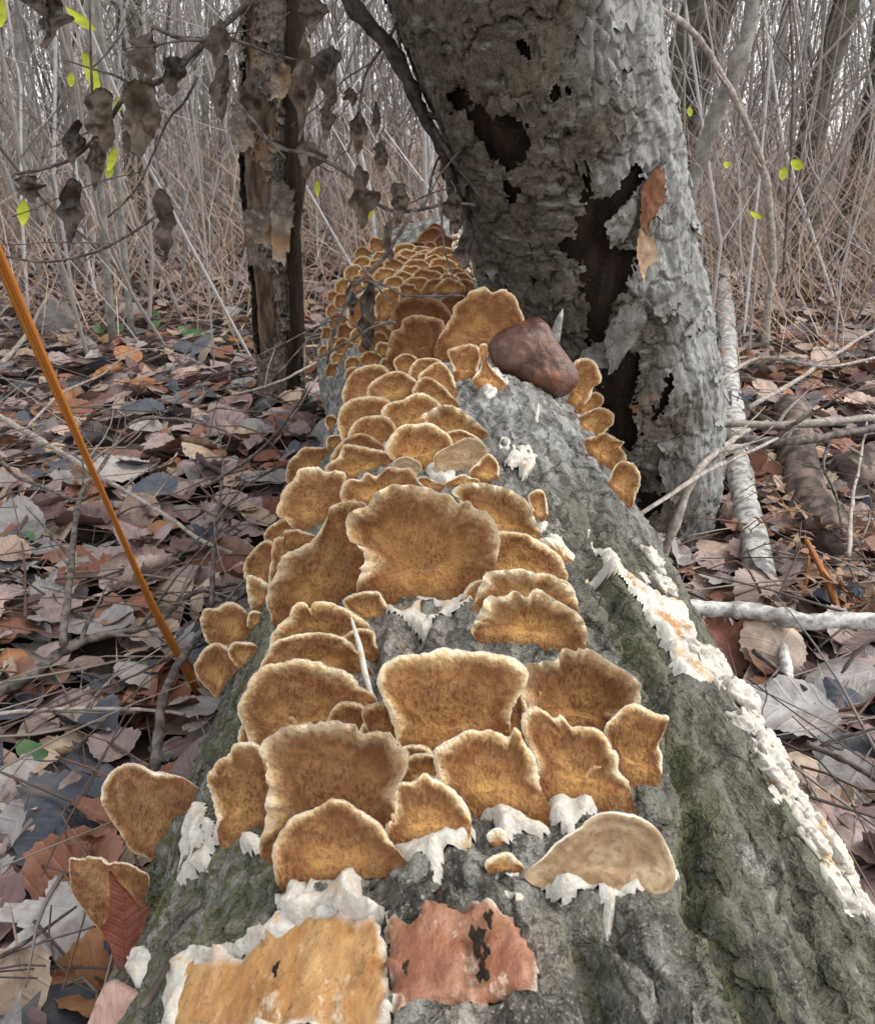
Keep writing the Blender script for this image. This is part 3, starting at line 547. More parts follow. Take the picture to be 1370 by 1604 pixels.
fung(B, 'inner of the two nested left edge lobes, with a fluted cream rim', [(210,680),(225,500),(240,420),(290,410),(290,380),(370,375),(440,410),(450,450),(370,500),(300,560),(270,660)], (245,695), k=r3, tint=.5, n=60, frill=.5)
fung(B, 'thin cream-rimmed bracket behind the two nested left edge lobes', [(185,430),(200,370),(270,320),(350,300),(420,330),(480,380),(450,420),(370,440),(280,450),(220,450)], (335,460), k=r3, tint=.6, n=60, frill=.6)
fung(B, 'whitish ragged bracket under the two nested left edge lobes', [(80,650),(110,620),(190,660),(200,700),(190,780),(110,805)], (172,795), k=r3, tint=.85, n=48, mw=.005)
fung(B, 'lone tan bracket low on the left flank with a wavy top, near the dark branch', [(313,985),(318,955),(335,953),(355,943),(375,950),(387,970),(385,990),(365,1005),(332,1014)], (374,1006), tint=.52, n=60)
fung(B, 'tiny tan bracket between the lone wavy one and the ragged whitish one', [(386,978),(390,960),(402,957),(411,964),(405,978),(392,984)], (400,980), tint=.6, n=40)
fung(B, 'large spade-shaped tan bracket jutting from the left foot of the log over the leaves', [(335,200),(350,150),(400,90),(480,55),(550,60),(610,95),(720,120),(800,160),(860,220),(885,290),(860,360),(800,430),(720,500),(665,575),(620,610),(595,560),(500,530),(440,430),(390,370),(350,290)], (650,580), k=r8, tint=.82, cup=.03, frill=.15, mw=.0022, scal=.7)
fung(B, 'pale ochre fan low on the left foot of the log behind an upright red leaf', [(160,620),(165,565),(210,575),(270,560),(330,565),(370,590),(440,585),(520,620),(555,660),(548,740),(520,840),(420,930),(330,940),(270,880),(200,780),(170,720)], (560,900), k=r8, tint=.95, cup=.02, frill=.02, mw=.0008)
# ---- middle rows
fung(B, 'rounded brown bracket at the left end of the third row up', [(375,600),(370,540),(390,470),(450,425),(560,410),(650,435),(650,510),(600,600),(540,650),(420,660)], (470,650), k=r5, tint=.5, n=72)
fung(B, 'wavy brown bracket in the middle of the third row up', [(600,500),(640,450),(720,430),(780,395),(850,400),(910,440),(930,470),(910,540),(850,590),(700,610),(630,570)], (745,615), k=r5, tint=.5, n=72)
fung(B, 'bracket with dark beaded edge lying along the bare grey bark', [(820,520),(870,490),(900,470),(980,460),(1060,500),(1130,560),(1170,610),(1175,665),(1100,660),(960,640),(860,590)], (1000,665), k=r5, tint=.4, n=84, frill=1.0, mw=.0055)
fung(B, 'small fan in front of the third row at its left, cream edged', [(425,620),(460,550),(520,520),(600,515),(650,530),(685,580),(670,640),(630,700),(560,710),(470,680)], (560,715), k=r5, n=64)
fung(B, 'narrow rippled bracket in front of the small cream edged fan', [(335,760),(360,690),(410,640),(480,610),(540,620),(590,660),(605,710),(520,760),(400,790)], (480,780), k=r5, n=64, frill=.6)
fung(B, 'pale sliver of bracket tucked under the beaded one', [(940,620),(1020,590),(1100,620),(1150,665),(1060,720),(960,690)], (1045,705), k=r5, n=48, tint=.66)
fung(B, 'evenly rounded tan fan with faint radial streaks in the centre of the log', [(620,690),(660,620),(720,565),(800,560),(870,555),(930,590),(990,650),(960,750),(880,810),(760,800),(660,750)], (800,808), k=r5, mw=.004, tint=.53)
fung(B, 'pale smooth tan bracket split by a groove, beside the grey disk', [(890,770),(900,720),(960,685),(1010,660),(1060,635),(1120,640),(1175,690),(1180,730),(1140,780),(1080,825),(1000,832),(930,818)], (1030,830), k=r5, mat=MSM, n=72, mw=.0016, crust=[[(665, 738), (690, 728), (715, 742), (705, 757), (680, 752)]])
fung(B, 'triangular tan bracket at the right of the pale grooved one', [(1080,825),(1130,760),(1180,720),(1220,750),(1240,800),(1215,880),(1150,880)], (1190,880), k=r5, n=56, tint=.62)
fung(B, 'cream strip of bracket rim above the largest cup', [(795,865),(830,840),(900,870),(950,890),(940,920),(870,920)], (880,922), k=r5, n=48, tint=.75, frill=.6)
fung(B, 'small lobed bracket between the cream strip and the triangular one', [(945,890),(1000,845),(1050,830),(1090,850),(1130,860),(1120,895),(1020,915)], (1040,912), k=r5, n=48, tint=.62)
fung(B, 'grey smooth disk-like bracket in front of the streaked centre fan', [(665,785),(690,750),(740,735),(800,760),(825,800),(800,845),(740,850),(690,830)], (760,848), k=r5, mat=MSM, n=56, mw=.0014, frill=0)
fung(B, 'ragged-topped brown bracket at the left end of the fourth row up', [(395,410),(410,340),(470,265),(560,240),(620,250),(650,300),(630,370),(570,440),(420,460)], (490,465), k=r5, n=64, tint=.44)
fung(B, 'neat semicircular brown bracket in the fourth row up', [(530,410),(550,340),(630,290),(700,275),(760,300),(800,340),(790,410),(700,450),(600,450)], (660,460), k=r5, n=64, tint=.48)
fung(B, 'steep narrow bracket, lower of the right hand pair in the fourth row', [(770,400),(800,330),(850,305),(920,340),(960,380),(1000,430),(1005,470),(930,490),(850,460)], (900,485), k=r5, n=64)
fung(B, 'steep narrow bracket, upper of the right hand pair in the fourth row', [(800,320),(850,260),(920,225),(970,270),(1000,330),(1000,410),(940,430),(860,400)], (930,430), k=r5, n=60)
fung(B, 'low brown bracket just behind the right hand pair of the fourth row', [(750,290),(790,220),(870,205),(930,225),(930,270),(880,330),(780,330)], (850,340), k=r5, n=56, tint=.46)
fung(B, 'small dark brown rounded bracket in front of the dark toothed one', [(670,240),(690,200),(740,183),(800,210),(790,270),(720,300)], (735,300), k=r5, n=48, tint=.38)
fung(B, 'lobed brown bracket behind the ragged-topped one', [(490,230),(500,190),(540,170),(600,190),(620,240),(580,270)], (555,275), k=r5, n=48, tint=.42)
fung(B, 'slim brown bracket between the lobed one and the dark toothed one', [(600,260),(610,210),(650,215),(678,260),(640,300)], (642,300), k=r5, n=40, tint=.42)
fung(B, 'small knob of bracket at the left edge, higher of two', [(305,570),(310,520),(350,515),(368,550),(345,605)], (340,602), k=r5, n=40, tint=.42)
fung(B, 'small knob of bracket at the left edge, lower of two', [(310,680),(320,630),(380,620),(412,640),(345,705)], (352,702), k=r5, n=40, tint=.46)
fung(B, 'orange brown bracket beside the yellowish finger, on the bare bark edge', [(960,170),(1000,150),(1080,130),(1130,150),(1138,220),(1095,305),(1015,340),(990,260)], (1060,335), k=r5, n=64, tint=.48)
fung(B, 'yellowish finger-like bracket with a white ragged foot beside the glossy brown fungus', [(1130,150),(1150,128),(1175,140),(1175,220),(1220,280),(1270,330),(1245,375),(1170,395),(1100,320),(1140,250)], (1190,385), k=r5, n=56, tint=.8, crust=[[(742, 588), (765, 578), (790, 590), (794, 600), (775, 612), (762, 615), (750, 600)]])
# ---- the dark group before the tree
fung(B, 'tall dark-centred fan right below the tree, beside the glossy brown fungus', [(705,770),(720,700),(750,640),(780,590),(790,540),(850,500),(880,460),(960,440),(1000,470),(1060,450),(1120,490),(1140,540),(1160,590),(1160,640),(1060,720),(980,790),(860,820),(760,810)], (900,830), k=r6, tint=.34, lean=24, mw=.004)
fung(B, 'dark brown toothed bracket, front of the dark trio below the tree', [(430,810),(450,690),(500,660),(520,610),(590,590),(660,600),(730,620),(745,690),(715,770),(700,820),(600,850),(480,850)], (590,860), k=r6, tint=.13, lean=24)
fung(B, 'dark brown rounded bracket, back of the dark trio below the tree', [(450,670),(450,590),(480,530),(540,490),(620,485),(720,520),(765,575),(750,650),(620,700),(490,710)], (600,715), k=r6, tint=.2, lean=24, n=64)
fung(B, 'small dark bracket set on the back of the dark trio', [(612,600),(620,550),(680,525),(750,560),(772,605),(740,670),(640,670)], (690,680), k=r6, tint=.14, lean=24, n=48)
fung(B, 'dark bracket edge showing behind the tall fan', [(715,520),(740,490),(850,490),(835,560),(780,610),(730,600)], (785,625), k=r6, tint=.2, lean=24, n=48)
fung(B, 'bracket tip showing right of the tall fan above the glossy brown fungus', [(1130,620),(1140,530),(1190,560),(1215,600),(1190,670),(1140,680)], (1170,680), k=r6, tint=.5, n=44)
fung(B, 'orange tan bracket on the far left shoulder behind a hanging dark leaf', [(215,600),(230,520),(280,480),(360,450),(395,465),(370,550),(320,640),(230,660)], (290,670), k=r6, tint=.48, n=56)
fung(B, 'tan rounded bracket right of the hanging dark leaf', [(360,540),(380,480),(430,445),(500,450),(490,530),(460,600),(390,620)], (430,625), k=r6, tint=.5, n=56)
# ---- right flank of the log
RF = dict(group='bracket fungi growing on the fallen log', lean=10)
fung(B, 'pale folded bracket right below the thin end of the glossy brown fungus', [(600,740),(590,690),(620,600),(610,510),(660,480),(720,495),(755,560),(760,610),(720,640),(700,700),(650,740),(625,772)], (605,735), k=r7, tint=.75, n=60, lift=.0, **RF)
fung(B, 'small brown bracket in the gap below the pale folded one on the right flank', [(640,790),(650,730),(720,665),(770,690),(760,740),(690,790)], (645,775), k=r7, tint=.42, n=44, **RF)
fung(B, 'squarish orange bracket with a frayed pale rim on the right flank, third down', [(640,800),(700,760),(760,745),(825,780),(820,830),(760,890),(720,912),(650,862)], (655,850), k=r7, tint=.6, n=56, frill=.8, scal=1.6, **RF)
fung(B, 'lobed orange bracket with a frayed rim on the right flank, fourth down', [(668,920),(720,900),(780,880),(850,920),(885,930),(860,960),(890,1000),(880,1040),(840,1070),(760,1075),(710,1010)], (700,1000), k=r7, tint=.58, n=64, frill=.8, scal=1.6, **RF)
fung(B, 'rusty orange tongue-shaped bracket lowest on the right flank by the tree foot', [(800,1200),(810,1100),(850,1040),(920,1040),(960,1080),(970,1140),(940,1240),(880,1322),(840,1270)], (805,1200), k=r7, tint=.44, n=64, frill=.4, scal=1.6, **RF)
# ---- small rows on the far end of the log
def ell(cx, cy, w, h, seed):
    g = random.Random(seed); a = [cx-w*.42, cy+h*.75]; out = []
    for i in range(11):
        t = math.pi*(1.12-1.24*i/10); rr = 1+g.uniform(-.08, .08); out.append((cx+w*.5*math.cos(t)*rr, cy-h*math.sin(t)*rr))
    return out+[(cx+w*.3, cy+h*.5), (cx-w*.3, cy+h*.5)]
rows = [(455, [(590, 120), (700, 110), (770, 110), (850, 90)], 'seventh'), (418, [(520, 100), (640, 130), (760, 90), (830, 90)], 'sixth'), (385, [(420, 90), (560, 110), (690, 120), (800, 100)], 'fifth'),
        (352, [(470, 100), (590, 110), (730, 120), (840, 80)], 'fourth'), (322, [(500, 90), (610, 100), (690, 100), (790, 100)], 'third'), (295, [(540, 100), (640, 100), (730, 130)], 'second'), (268, [(530, 110), (620, 90), (720, 90)], 'first')]
nth = ['leftmost', 'second from left', 'third from left', 'fourth from left']
for y, it, rn in rows:
    for i, (x, w) in enumerate(it):
        yy = y+random.uniform(-6, 6)
        fung(B, f'far small tan bracket, {nth[i]} in the {rn} row from the log tip', ell(x, yy, w*1.4, w*.55, i+y), (x, yy+w*.32), k=r6, n=44, rings=9, tint=.47+random.uniform(-.08, .1), lean=24, thick=.004, mw=.0028, frill=.4)
for x, y, w, lab in [(375, 225, 90, 'orange bracket beside the dark crumpled leaf at the far left shoulder'), (200, 450, 100, 'orange bracket on the far left flank, second of the column'),
                     (140, 500, 70, 'orange bracket on the far left flank, outermost of the column'), (390, 370, 110, 'orange bracket behind the crossing twigs on the far left shoulder'), (215, 690, 110, 'orange bracket on the left flank left of the hanging dark leaf'),
                     (200, 775, 110, 'orange tan bracket on the left flank below the hanging dark leaf'), (245, 860, 90, 'darker orange bracket on the left flank beside the twig fork'), (165, 830, 80, 'small orange bracket on the left flank behind the twig fork'), (330, 420, 80, 'small orange bracket below the crossing twigs'),
                     (390, 690, 120, 'pale brown bracket under the hanging dark leaf tip'), (410, 790, 100, 'brown bracket left of the dark toothed one')]:
    fung(B, lab, ell(x, y, w, w*.55, int(x+y)), (x+(15 if x < 300 else 0), y+w*.42), k=r6, n=48, rings=9, tint=.42+random.uniform(-.05, .08), lean=22, mw=.0026)
for i, (x, y, w, h, t) in enumerate([(300, 330, 110, 55, .5), (250, 380, 110, 60, .45), (330, 380, 110, 55, .5), (280, 440, 120, 60, .5), (200, 530, 110, 60, .45), (150, 580, 100, 55, .42), (170, 640, 110, 60, .45), (120, 700, 90, 50, .42), (330, 520, 120, 60, .46), (270, 600, 120, 70, .5), (340, 640, 120, 60, .46), (290, 720, 120, 60, .42), (150, 760, 90, 50, .42), (330, 770, 120, 60, .4), (390, 740, 100, 60, .36), (470, 440, 120, 60, .5), (540, 470, 110, 50, .4), (400, 300, 110, 50, .5), (460, 280, 90, 40, .5), (380, 340, 100, 50, .5), (300, 270, 90, 45, .46), (450, 330, 100, 45, .52), (100, 800, 80, 45, .42), (140, 900, 90, 50, .44), (250, 920, 100, 50, .44)]):
    fung(B, f"{['tan', 'orange tan', 'brown'][i % 3]} bracket crowded on the far left shoulder of the log, {['high', 'middle', 'low'][0 if y < 450 else 1 if y < 680 else 2]} in the patch", ell(x, y, w, h, i*3+1), (x+6, y+h*.75), k=r6, n=48, rings=9, tint=t, lean=22, mw=.0026, group='crowded small brackets on the far left shoulder')
for pts, bs, lab in [([(590,210),(600,170),(640,135),(690,120),(730,150),(720,210),(650,230)], (660,232), 'maroon bracket at the far tip of the log, lower of the dark red pair'),
                     ([(640,140),(660,110),(690,98),(735,125),(735,170),(660,180)], (695,185), 'maroon bracket at the very tip of the log, upper of the dark red pair'),
                     ([(685,205),(700,175),(730,160),(785,185),(780,225),(710,240)], (735,242), 'dark red bracket with a white rim right of the maroon pair'),
                     ([(550,240),(560,205),(630,205),(640,245),(590,255)], (595,258), 'flat maroon bracket with a white rim left of the maroon pair'), ([(630,240),(650,200),(690,210),(690,250)], (660,258), 'small maroon bracket with a white rim below the maroon pair')]:
    fung(B, lab, pts, bs, k=r6, n=44, rings=9, tint=.12, lean=24, mw=.0022, frill=.3)
k = 0
for x, y in [(800, 190), (850, 195), (885, 215), (810, 225), (860, 235), (895, 255), (800, 258), (850, 265), (890, 290), (860, 310), (890, 345), (870, 375)]:
    fung(B, 'small chalk white bracket edge crowded at the log far right shoulder under the trunk', ell(x, y, 62, 26, x+y), (x, y+18), k=r6, n=40, rings=8, tint=.95, lean=40, mw=.012, frill=.7, group='white bracket edges at the far right shoulder')
# white and ochre crusts lying on the bark: fungi of their own
C = 'white_crust_fungus'; GC = 'white crust fungi on the log'
def crust(label, poly, h=.005, seed=1, lump=1.2, freq=120, mat=None): return tag(patch(C, poly, h, mat or MW, None, seed, 1.0, freq, .002), label, 'crust fungus', GC)
crust('long white ruffled crust with ochre hollows running down the right shoulder of the log', [(918, 830), (938, 850), (972, 890), (1010, 928), (1042, 943), (1066, 958), (1078, 990), (1090, 1032), (1118, 1052), (1126, 1078), (1092, 1080), (1058, 1048), (1020, 985), (984, 942), (944, 908), (910, 901), (940, 890), (926, 862)], .006, 11, 1.6, 85, MWC)
crust('white crust with an ochre middle on the grey bark below the glossy fungus', [(788, 728), (800, 706), (816, 702), (840, 714), (838, 732), (834, 746), (818, 754), (808, 738), (792, 738)], .007, 12)
crust('small brown and cream crust left of the white one with an ochre middle', [(777, 704), (782, 696), (798, 698), (800, 706), (788, 718)], .006, 13)
crust('two little white crust dots below the scrap of bracket', [(780, 1400), (800, 1394), (812, 1404), (826, 1410), (824, 1422), (808, 1428), (796, 1416), (786, 1418)], .006, 14)
crust('white crust strip along the lower edge of the reddish bare wood', [(750, 1590), (790, 1580), (830, 1562), (848, 1540), (854, 1556), (838, 1576), (800, 1592), (756, 1606)], .005, 15)
crust('thin white crust flecks on the bark beside the glossy fungus', [(836, 640), (842, 628), (846, 640), (842, 665), (836, 664)], .004, 16)
crust('ragged cream crust at the left foot of the log under the upright red leaf', [(205, 1500), (225, 1485), (250, 1488), (245, 1510), (235, 1545), (220, 1560), (205, 1530)], .008, 17)
crust('white knobbly crust along the left and upper edge of the ochre bare wood', [(236, 1640), (262, 1560), (276, 1510), (300, 1484), (360, 1474), (425, 1452), (452, 1426), (500, 1416), (560, 1420), (602, 1428), (600, 1446), (540, 1440), (470, 1446), (440, 1470), (370, 1490), (318, 1510), (300, 1560), (284, 1640)], .004, 21, 1, 130)
crust('white crust spots left of the ochre bare wood', [(325, 1462), (340, 1454), (352, 1456), (348, 1468), (332, 1470)], .004, 18)
crust('white crust beside the tan bracket hugging the largest cup', [(846, 846), (866, 842), (888, 858), (898, 880), (888, 892), (872, 872), (852, 858)], .008, 19)
crust('pale crust at the foot of the dark-frilled bracket on the right shoulder', [(838, 820), (850, 812), (862, 822), (856, 832), (842, 838)], .006, 20)
# the white fringe of knobbly lobes along the right flank
fr = [(1005, 905), (1020, 880), (1032, 920), (1150, 1100), (1172, 1092), (1168, 1120), (1158, 1145), (1176, 1165), (1195, 1195), (1182, 1182), (1215, 1215), (1205, 1235), (1236, 1240), (1222, 1262), (1248, 1268), (1240, 1290), (1262, 1310), (1258, 1335), (1282, 1330), (1278, 1360), (1305, 1365), (1300, 1395), (1335, 1385), (1318, 1425), (1350, 1405), (1345, 1450), (1365, 1470), (1062, 1010), (1085, 1040), (1100, 1060), (1112, 1040)]
SPL = tube([lsurf(np.array([q[0]]), np.array([q[1]]), .004+.006*i)[0] for i, q in enumerate((lhit(589, 1108), lhit(583, 1080), lhit(581, 1052), lhit(579, 1030)))], [.0012, .0016, .0015, .0006], 6); tag(obj('white_twig', *SPL, MW, tuple(SPL[0][0]), attrs=dict(core=np.zeros(len(SPL[0])), edge=np.ones(len(SPL[0])))), 'short white bare twig standing in the crevice right of the wide rounded bracket', 'twig')
t0 = lhit(1240, 1290); FR = empty('white_fringe_fungus', lsurf(np.array([t0[0]]), np.array([t0[1]]))[0], 'chain of knobbly white lobes fringing the lower right edge of the log', 'crust fungus')
def lobe(P, n, r, seed, mat, parent, name='lobe'):
    m1, m2 = 18, 26; th = np.linspace(.02, math.pi-.02, m1)[:, None]; ps = np.linspace(0, 2*math.pi, m2, endpoint=False)[None, :]
    D = np.stack(np.broadcast_arrays(np.sin(th)*np.cos(ps), np.sin(th)*np.sin(ps), np.cos(th)), -1)
    k_ = 1+.42*fbm(D[..., 0]*1.4+seed, D[..., 1]*1.4, D[..., 2]*1.4+seed, 2)+.30*(1-np.abs(pn(D[..., 0]*3, D[..., 1]*3+seed, D[..., 2]*3))*2.2)-.2
    T = np.array([0, 1., 0]); S = np.cross(n, T); Q = D*k_[..., None]*r
    V = P+Q[..., 0:1]*S*1.1+Q[..., 1:2]*T*1.2+Q[..., 2:3]*n*.68
    return obj(name, V.reshape(-1, 3), gridF(m1, m2, True), mat, parent=parent, attrs=dict(core=np.zeros(m1*m2), edge=np.ones(m1*m2)))
fr += [((a[0]+b[0])/2+random.uniform(-6, 10), (a[1]+b[1])/2+random.uniform(-8, 8)) for a, b in zip(fr[3:32], fr[4:33]) if abs(a[1]-b[1]) < 60]
for i, (x, y) in enumerate(fr):
    ph, yy = lhit(x, y); P = lsurf(np.array([ph]), np.array([yy]), .0)[0]; lobe(P, nphi(np.array([ph]))[0], .0098*(.6+.7*random.random())*(1 if y > 1090 else .9), i*1.7, MW, FR)
# ---- the glossy brown fungus wedged against the tree
def glossy():
    o = [(150,430),(165,390),(210,340),(300,300),(400,262),(460,290),(500,350),(540,420),(590,490),(630,550),(635,610),(600,660),(540,695),(490,680),(420,650),(300,600),(230,570),(180,520)]
    o = [(720+x/3.425, 420+y/3.425) for x, y in o]; ph, y = lhit(835, 606); n0 = nphi(np.array([ph]))[0]; P = np.array([AX, y+.012, AZ])+n0*.18
    U = np.array([0, .45, .9]); U /= np.linalg.norm(U); T = RT; N = np.cross(U, T); N = N if N@(CAM-P) > 0 else -N
    C = crom([[(Q-P)@T, (Q-P)@U] for Q in (ray_plane(*q, P, N) for q in o)], 72); b = C.mean(0); t = np.linspace(0, 1, 22)[:, None]; L = C-b
    X, Y = b[0]+t*L[:, 0], b[1]+t*L[:, 1]; hh = np.sqrt(np.clip(1-t**2.4, 0, 1))*np.ones(72); ns = fbm(X*45, Y*45, 2., 3)
    fr_ = P+X[..., None]*T+Y[..., None]*U+((hh*.020+ns*.004*(1-t**4)))[..., None]*N; bk = P+X[..., None]*T+Y[..., None]*U-((hh*.014))[..., None]*N
    V = np.vstack([fr_.reshape(-1, 3), bk.reshape(-1, 3)]); F = gridF(22, 72, True)
    f0 = F[800]; nn = np.cross(V[f0[1]]-V[f0[0]], V[f0[2]]-V[f0[0]])
    if nn@N < 0: F = F[:, ::-1]
    tag(obj('glossy_fungus', V, np.vstack([F, F[:, ::-1]+22*72]), MBL, tuple(P)), 'smooth glossy dark brown fungus like a wedge, wedged between log and tree', 'fungus')
glossy()
# ================================================================ trees
def trunk_tree(name, label, axis, rad, holes, cells, disp_amp, wea_lit_fn, nz, nt, mat_shell, mat_core, flakes, seed, ztop, cat='tree', hole_noise=10):
    """axis: list of world points from the ground up; an inner core plus a bark shell with torn holes, and lifted flakes"""
    A = crom(axis, 400, False); Ls = np.concatenate([[0], np.cumsum(np.linalg.norm(np.diff(A, axis=0), axis=1))])
    kn = [Ls[np.argmin(((A-np.array(q))**2).sum(1))] for q in axis]; R = np.interp(Ls, kn, rad); Tn = np.gradient(A, axis=0); Tn /= np.linalg.norm(Tn, axis=1)[:, None]
    E2 = np.cross(Tn, [1, 0, 0]); E2 /= np.linalg.norm(E2, axis=1)[:, None]; E1 = np.cross(E2, Tn)      # E1 ~ +x, E2 ~ +y
    root = empty(name, axis[0], label, cat)
    fine = Ls[-1] if ztop is None else ztop; s = np.concatenate([np.linspace(0, fine, nz), np.arange(fine+.06, Ls[-1], .06)])
    th = np.linspace(0, 2*math.pi, nt, endpoint=False); S, TH = np.meshgrid(s, th, indexing='ij')
    ip = lambda a: np.stack([np.interp(S, Ls, a[:, k]) for k in range(3)], -1)
    C, e1, e2 = ip(A), ip(E1), ip(E2); rr = np.interp(S, Ls, R); Nn = e1*np.cos(TH)[..., None]+e2*np.sin(TH)[..., None]
    rm = np.mean(rad); lum = .022*rm*5*(fbm(np.cos(TH)*1.4+seed, np.sin(TH)*1.4, S*3, 3))
    u = TH/(2*math.pi)*cells; v = S*cells/(2*math.pi*rm)*1.15
    w1 = fbm(np.cos(TH)*4, np.sin(TH)*4+seed, S*12, 3); w2 = fbm(np.cos(TH)*4+9, np.sin(TH)*4, S*12+seed, 3)
    F1, F2, ID, dx, dy = worley(u+.55*w1, v+.55*w2, cells, seed); G1, G2, ID2, ex, ey = worley(u*2.3+.6*w2, v*1.9+.6*w1, 0, seed+3)
    fib = fbm(TH*9+.6*w1, S*9, seed, 4)*sstep(-.2, .7, Nn[..., 0]); d = disp_amp*(ID*.75-.35*dy-1.0*(1-sstep(.0, .07, F2-F1))+.12*ID2-.12*ey-.16*(1-sstep(.0, .07, G2-G1))+.8*fib)+disp_amp*.38*fbm(np.cos(TH)*14, np.sin(TH)*14, S*80, 5)
    V = C+Nn*(rr+lum+d)[..., None]; base = C+Nn*(rr+lum)[..., None]
    px = proj(V.reshape(-1, 3)); front = ((CAM-V)*Nn).sum(-1).ravel() > -.05
    hole = np.zeros(S.size, bool); nz_ = hole_noise*fbm(np.cos(TH)*20, np.sin(TH)*20, S*90, 4).ravel()+5*(ID.ravel()-.5)
    for h in holes: hole |= (poly_sd(px[:, 0], px[:, 1], h)+nz_ < 0) & front
    F = gridF(len(s), nt, True); keep = ~hole[F].any(1)
    wea_lit = wea_lit_fn(TH, S, Nn).ravel()
    o = obj('bark', V.reshape(-1, 3), F[keep], mat_shell, parent=root, attrs=dict(cell=(.6*ID+.4*ID2).ravel(), wea_lit=wea_lit)) 
    core = base-Nn*.011+Nn*(.004*fbm(np.cos(TH)*9, np.sin(TH)*9, S*30, 3))[..., None]
    k = slice(None, None, 2); k = slice(None, None, 4); ck = core[k, ::4]; obj('trunk', ck.reshape(-1, 3), gridF(ck.shape[0], ck.shape[1], True), mat_core, parent=root)
    rg = np.random.default_rng(seed); fm = {}
    for i in range(flakes):
        for _ in range(20):
            t0 = rg.uniform(-math.pi*1.02, .25); s0 = rg.uniform(.02, fine*.97); c = np.array([np.interp(s0, Ls, A[:, q]) for q in range(3)]); f1 = np.array([np.interp(s0, Ls, E1[:, q]) for q in range(3)]); f2 = np.array([np.interp(s0, Ls, E2[:, q]) for q in range(3)])
            n = f1*math.cos(t0)+f2*math.sin(t0); R0 = float(np.interp(s0, Ls, R)); P = c+n*(R0+disp_amp*1.4); q = proj(P)[0]
            if all(poly_sd(q[:1], q[1:2], h)[0] > 14 for h in holes): break
        tv = np.cross(n, f1*-math.sin(t0)+f2*math.cos(t0)); side = -f1*math.sin(t0)+f2*math.cos(t0); ax = np.cross(n, side); ax = ax if ax[2] > 0 else -ax
        w, hgt = rg.uniform(.006, .026), rg.uniform(.008, .026); m = 6; gu, gv = np.meshgrid(np.linspace(-1, 1, m), np.linspace(0, 1, m), indexing='ij')
        jag = 1+.25*rg.normal(size=(m, m))*(gv > .7); wid = (1-.35*gv**2)*(1+.12*rg.normal(size=(m, m))); lift = .001+rg.uniform(.15, .6)*hgt*gv**2*.55+rg.uniform(-.15, .25)*w*np.abs(gu)*gv
        a2 = gu*w*wid; Q = P+side*a2[..., None]-ax*(gv*hgt*jag)[..., None]+n*(lift-a2**2/(2*R0)-.0015*(1-gv))[..., None]
        th_ = Q-n*.0016*(1); FF = gridF(m, m); e = np.concatenate([Q.reshape(-1, 3), th_.reshape(-1, 3)])
        bd = list(range(m))+[j*m+m-1 for j in range(1, m)]+[(m-1)*m+j for j in range(m-2, -1, -1)]+[j*m for j in range(m-2, 0, -1)]; bd = np.array(bd); b2 = np.roll(bd, -1)
        fl = obj('bark_flake', e, np.vstack([FF, FF[:, ::-1]+m*m, np.stack([bd, b2, b2+m*m, bd+m*m], 1)]), mat_shell, parent=root, attrs=dict(cell=np.full(2*m*m, rg.uniform(0, 1)), wea_lit=np.full(2*m*m, float(wea_lit_fn(np.array(t0), np.array(s0), n)))))
    return root, (A, R, Ls, E1, E2)
HOLES = [[(768, 178), (785, 188), (806, 176), (822, 200), (830, 215), (826, 240), (800, 262), (782, 255), (762, 232), (742, 200), (738, 180), (752, 172)],
         [(704, 150), (722, 138), (736, 150), (738, 168), (728, 170), (706, 164)],
         [(905, 345), (925, 312), (950, 316), (975, 290), (996, 262), (1004, 280), (985, 305), (968, 330), (948, 352), (958, 385), (975, 392), (998, 395), (985, 440), (972, 462), (958, 470), (946, 500), (955, 530), (938, 548), (918, 530), (928, 480), (912, 440), (916, 412), (880, 398), (876, 376), (902, 372)],
         [(985, 555), (996, 560), (992, 605), (988, 640), (1000, 680), (985, 700), (960, 690), (940, 640), (938, 590), (952, 570)], [(1040, 610), (1050, 585), (1044, 640), (1020, 660)],
         [(790, 285), (805, 288), (812, 310), (800, 318), (786, 300)], [(915, 272), (920, 280), (922, 315), (916, 318)], [(1042, 730), (1052, 735), (1044, 752), (1032, 748)], [(1000, 770), (1040, 775), (1030, 800), (1000, 810)],
         [(818, 60), (826, 70), (824, 85), (816, 80)], [(870, 140), (890, 142), (885, 150), (868, 150)]]
def tree_axis():
    out = []
    for y, x, Y in ((860, 1000, 1.335), (640, 980, 1.315), (400, 915, 1.255), (200, 868, 1.195), (0, 818, 1.125)): P = atY(x, y, Y); out.append(P)
    out[0] = np.array([.295, 1.335, -.06]); d = out[-1]-out[-2]
    out += [out[-1]+d*1.2+np.array([.0, .03, .05]), out[-1]+np.array([-.12, -.08, .75]), out[-1]+np.array([-.05, 0, 2.2]), out[-1]+np.array([.1, .2, 4.5])]
    return out
TREE, TA = trunk_tree('leaning_tree', 'thick leaning tree with flaking grey bark and black torn holes, rising behind the log', tree_axis(), [.146, .140, .143, .140, .135, .132, .13, .11, .08], HOLES, 12, .0058,
    lambda TH, S, N: sstep(.2, .8, N[..., 0]+.15*np.sin(S*40))*.95, 400, 420, MTB, MROT, 110, 3, .95)  # right-facing bark painted paler: silvery, and the brighter light there put into colour
def onplane(o, P, N, up=(0, 0, 1)):
    U = np.array(up, float); U = U-N*(U@N); U /= np.linalg.norm(U); T = np.cross(U, N)
    return np.array([[(Q-P)@T, (Q-P)@U] for Q in (ray_plane(x, y, P, N) for x, y in o)]), T, U
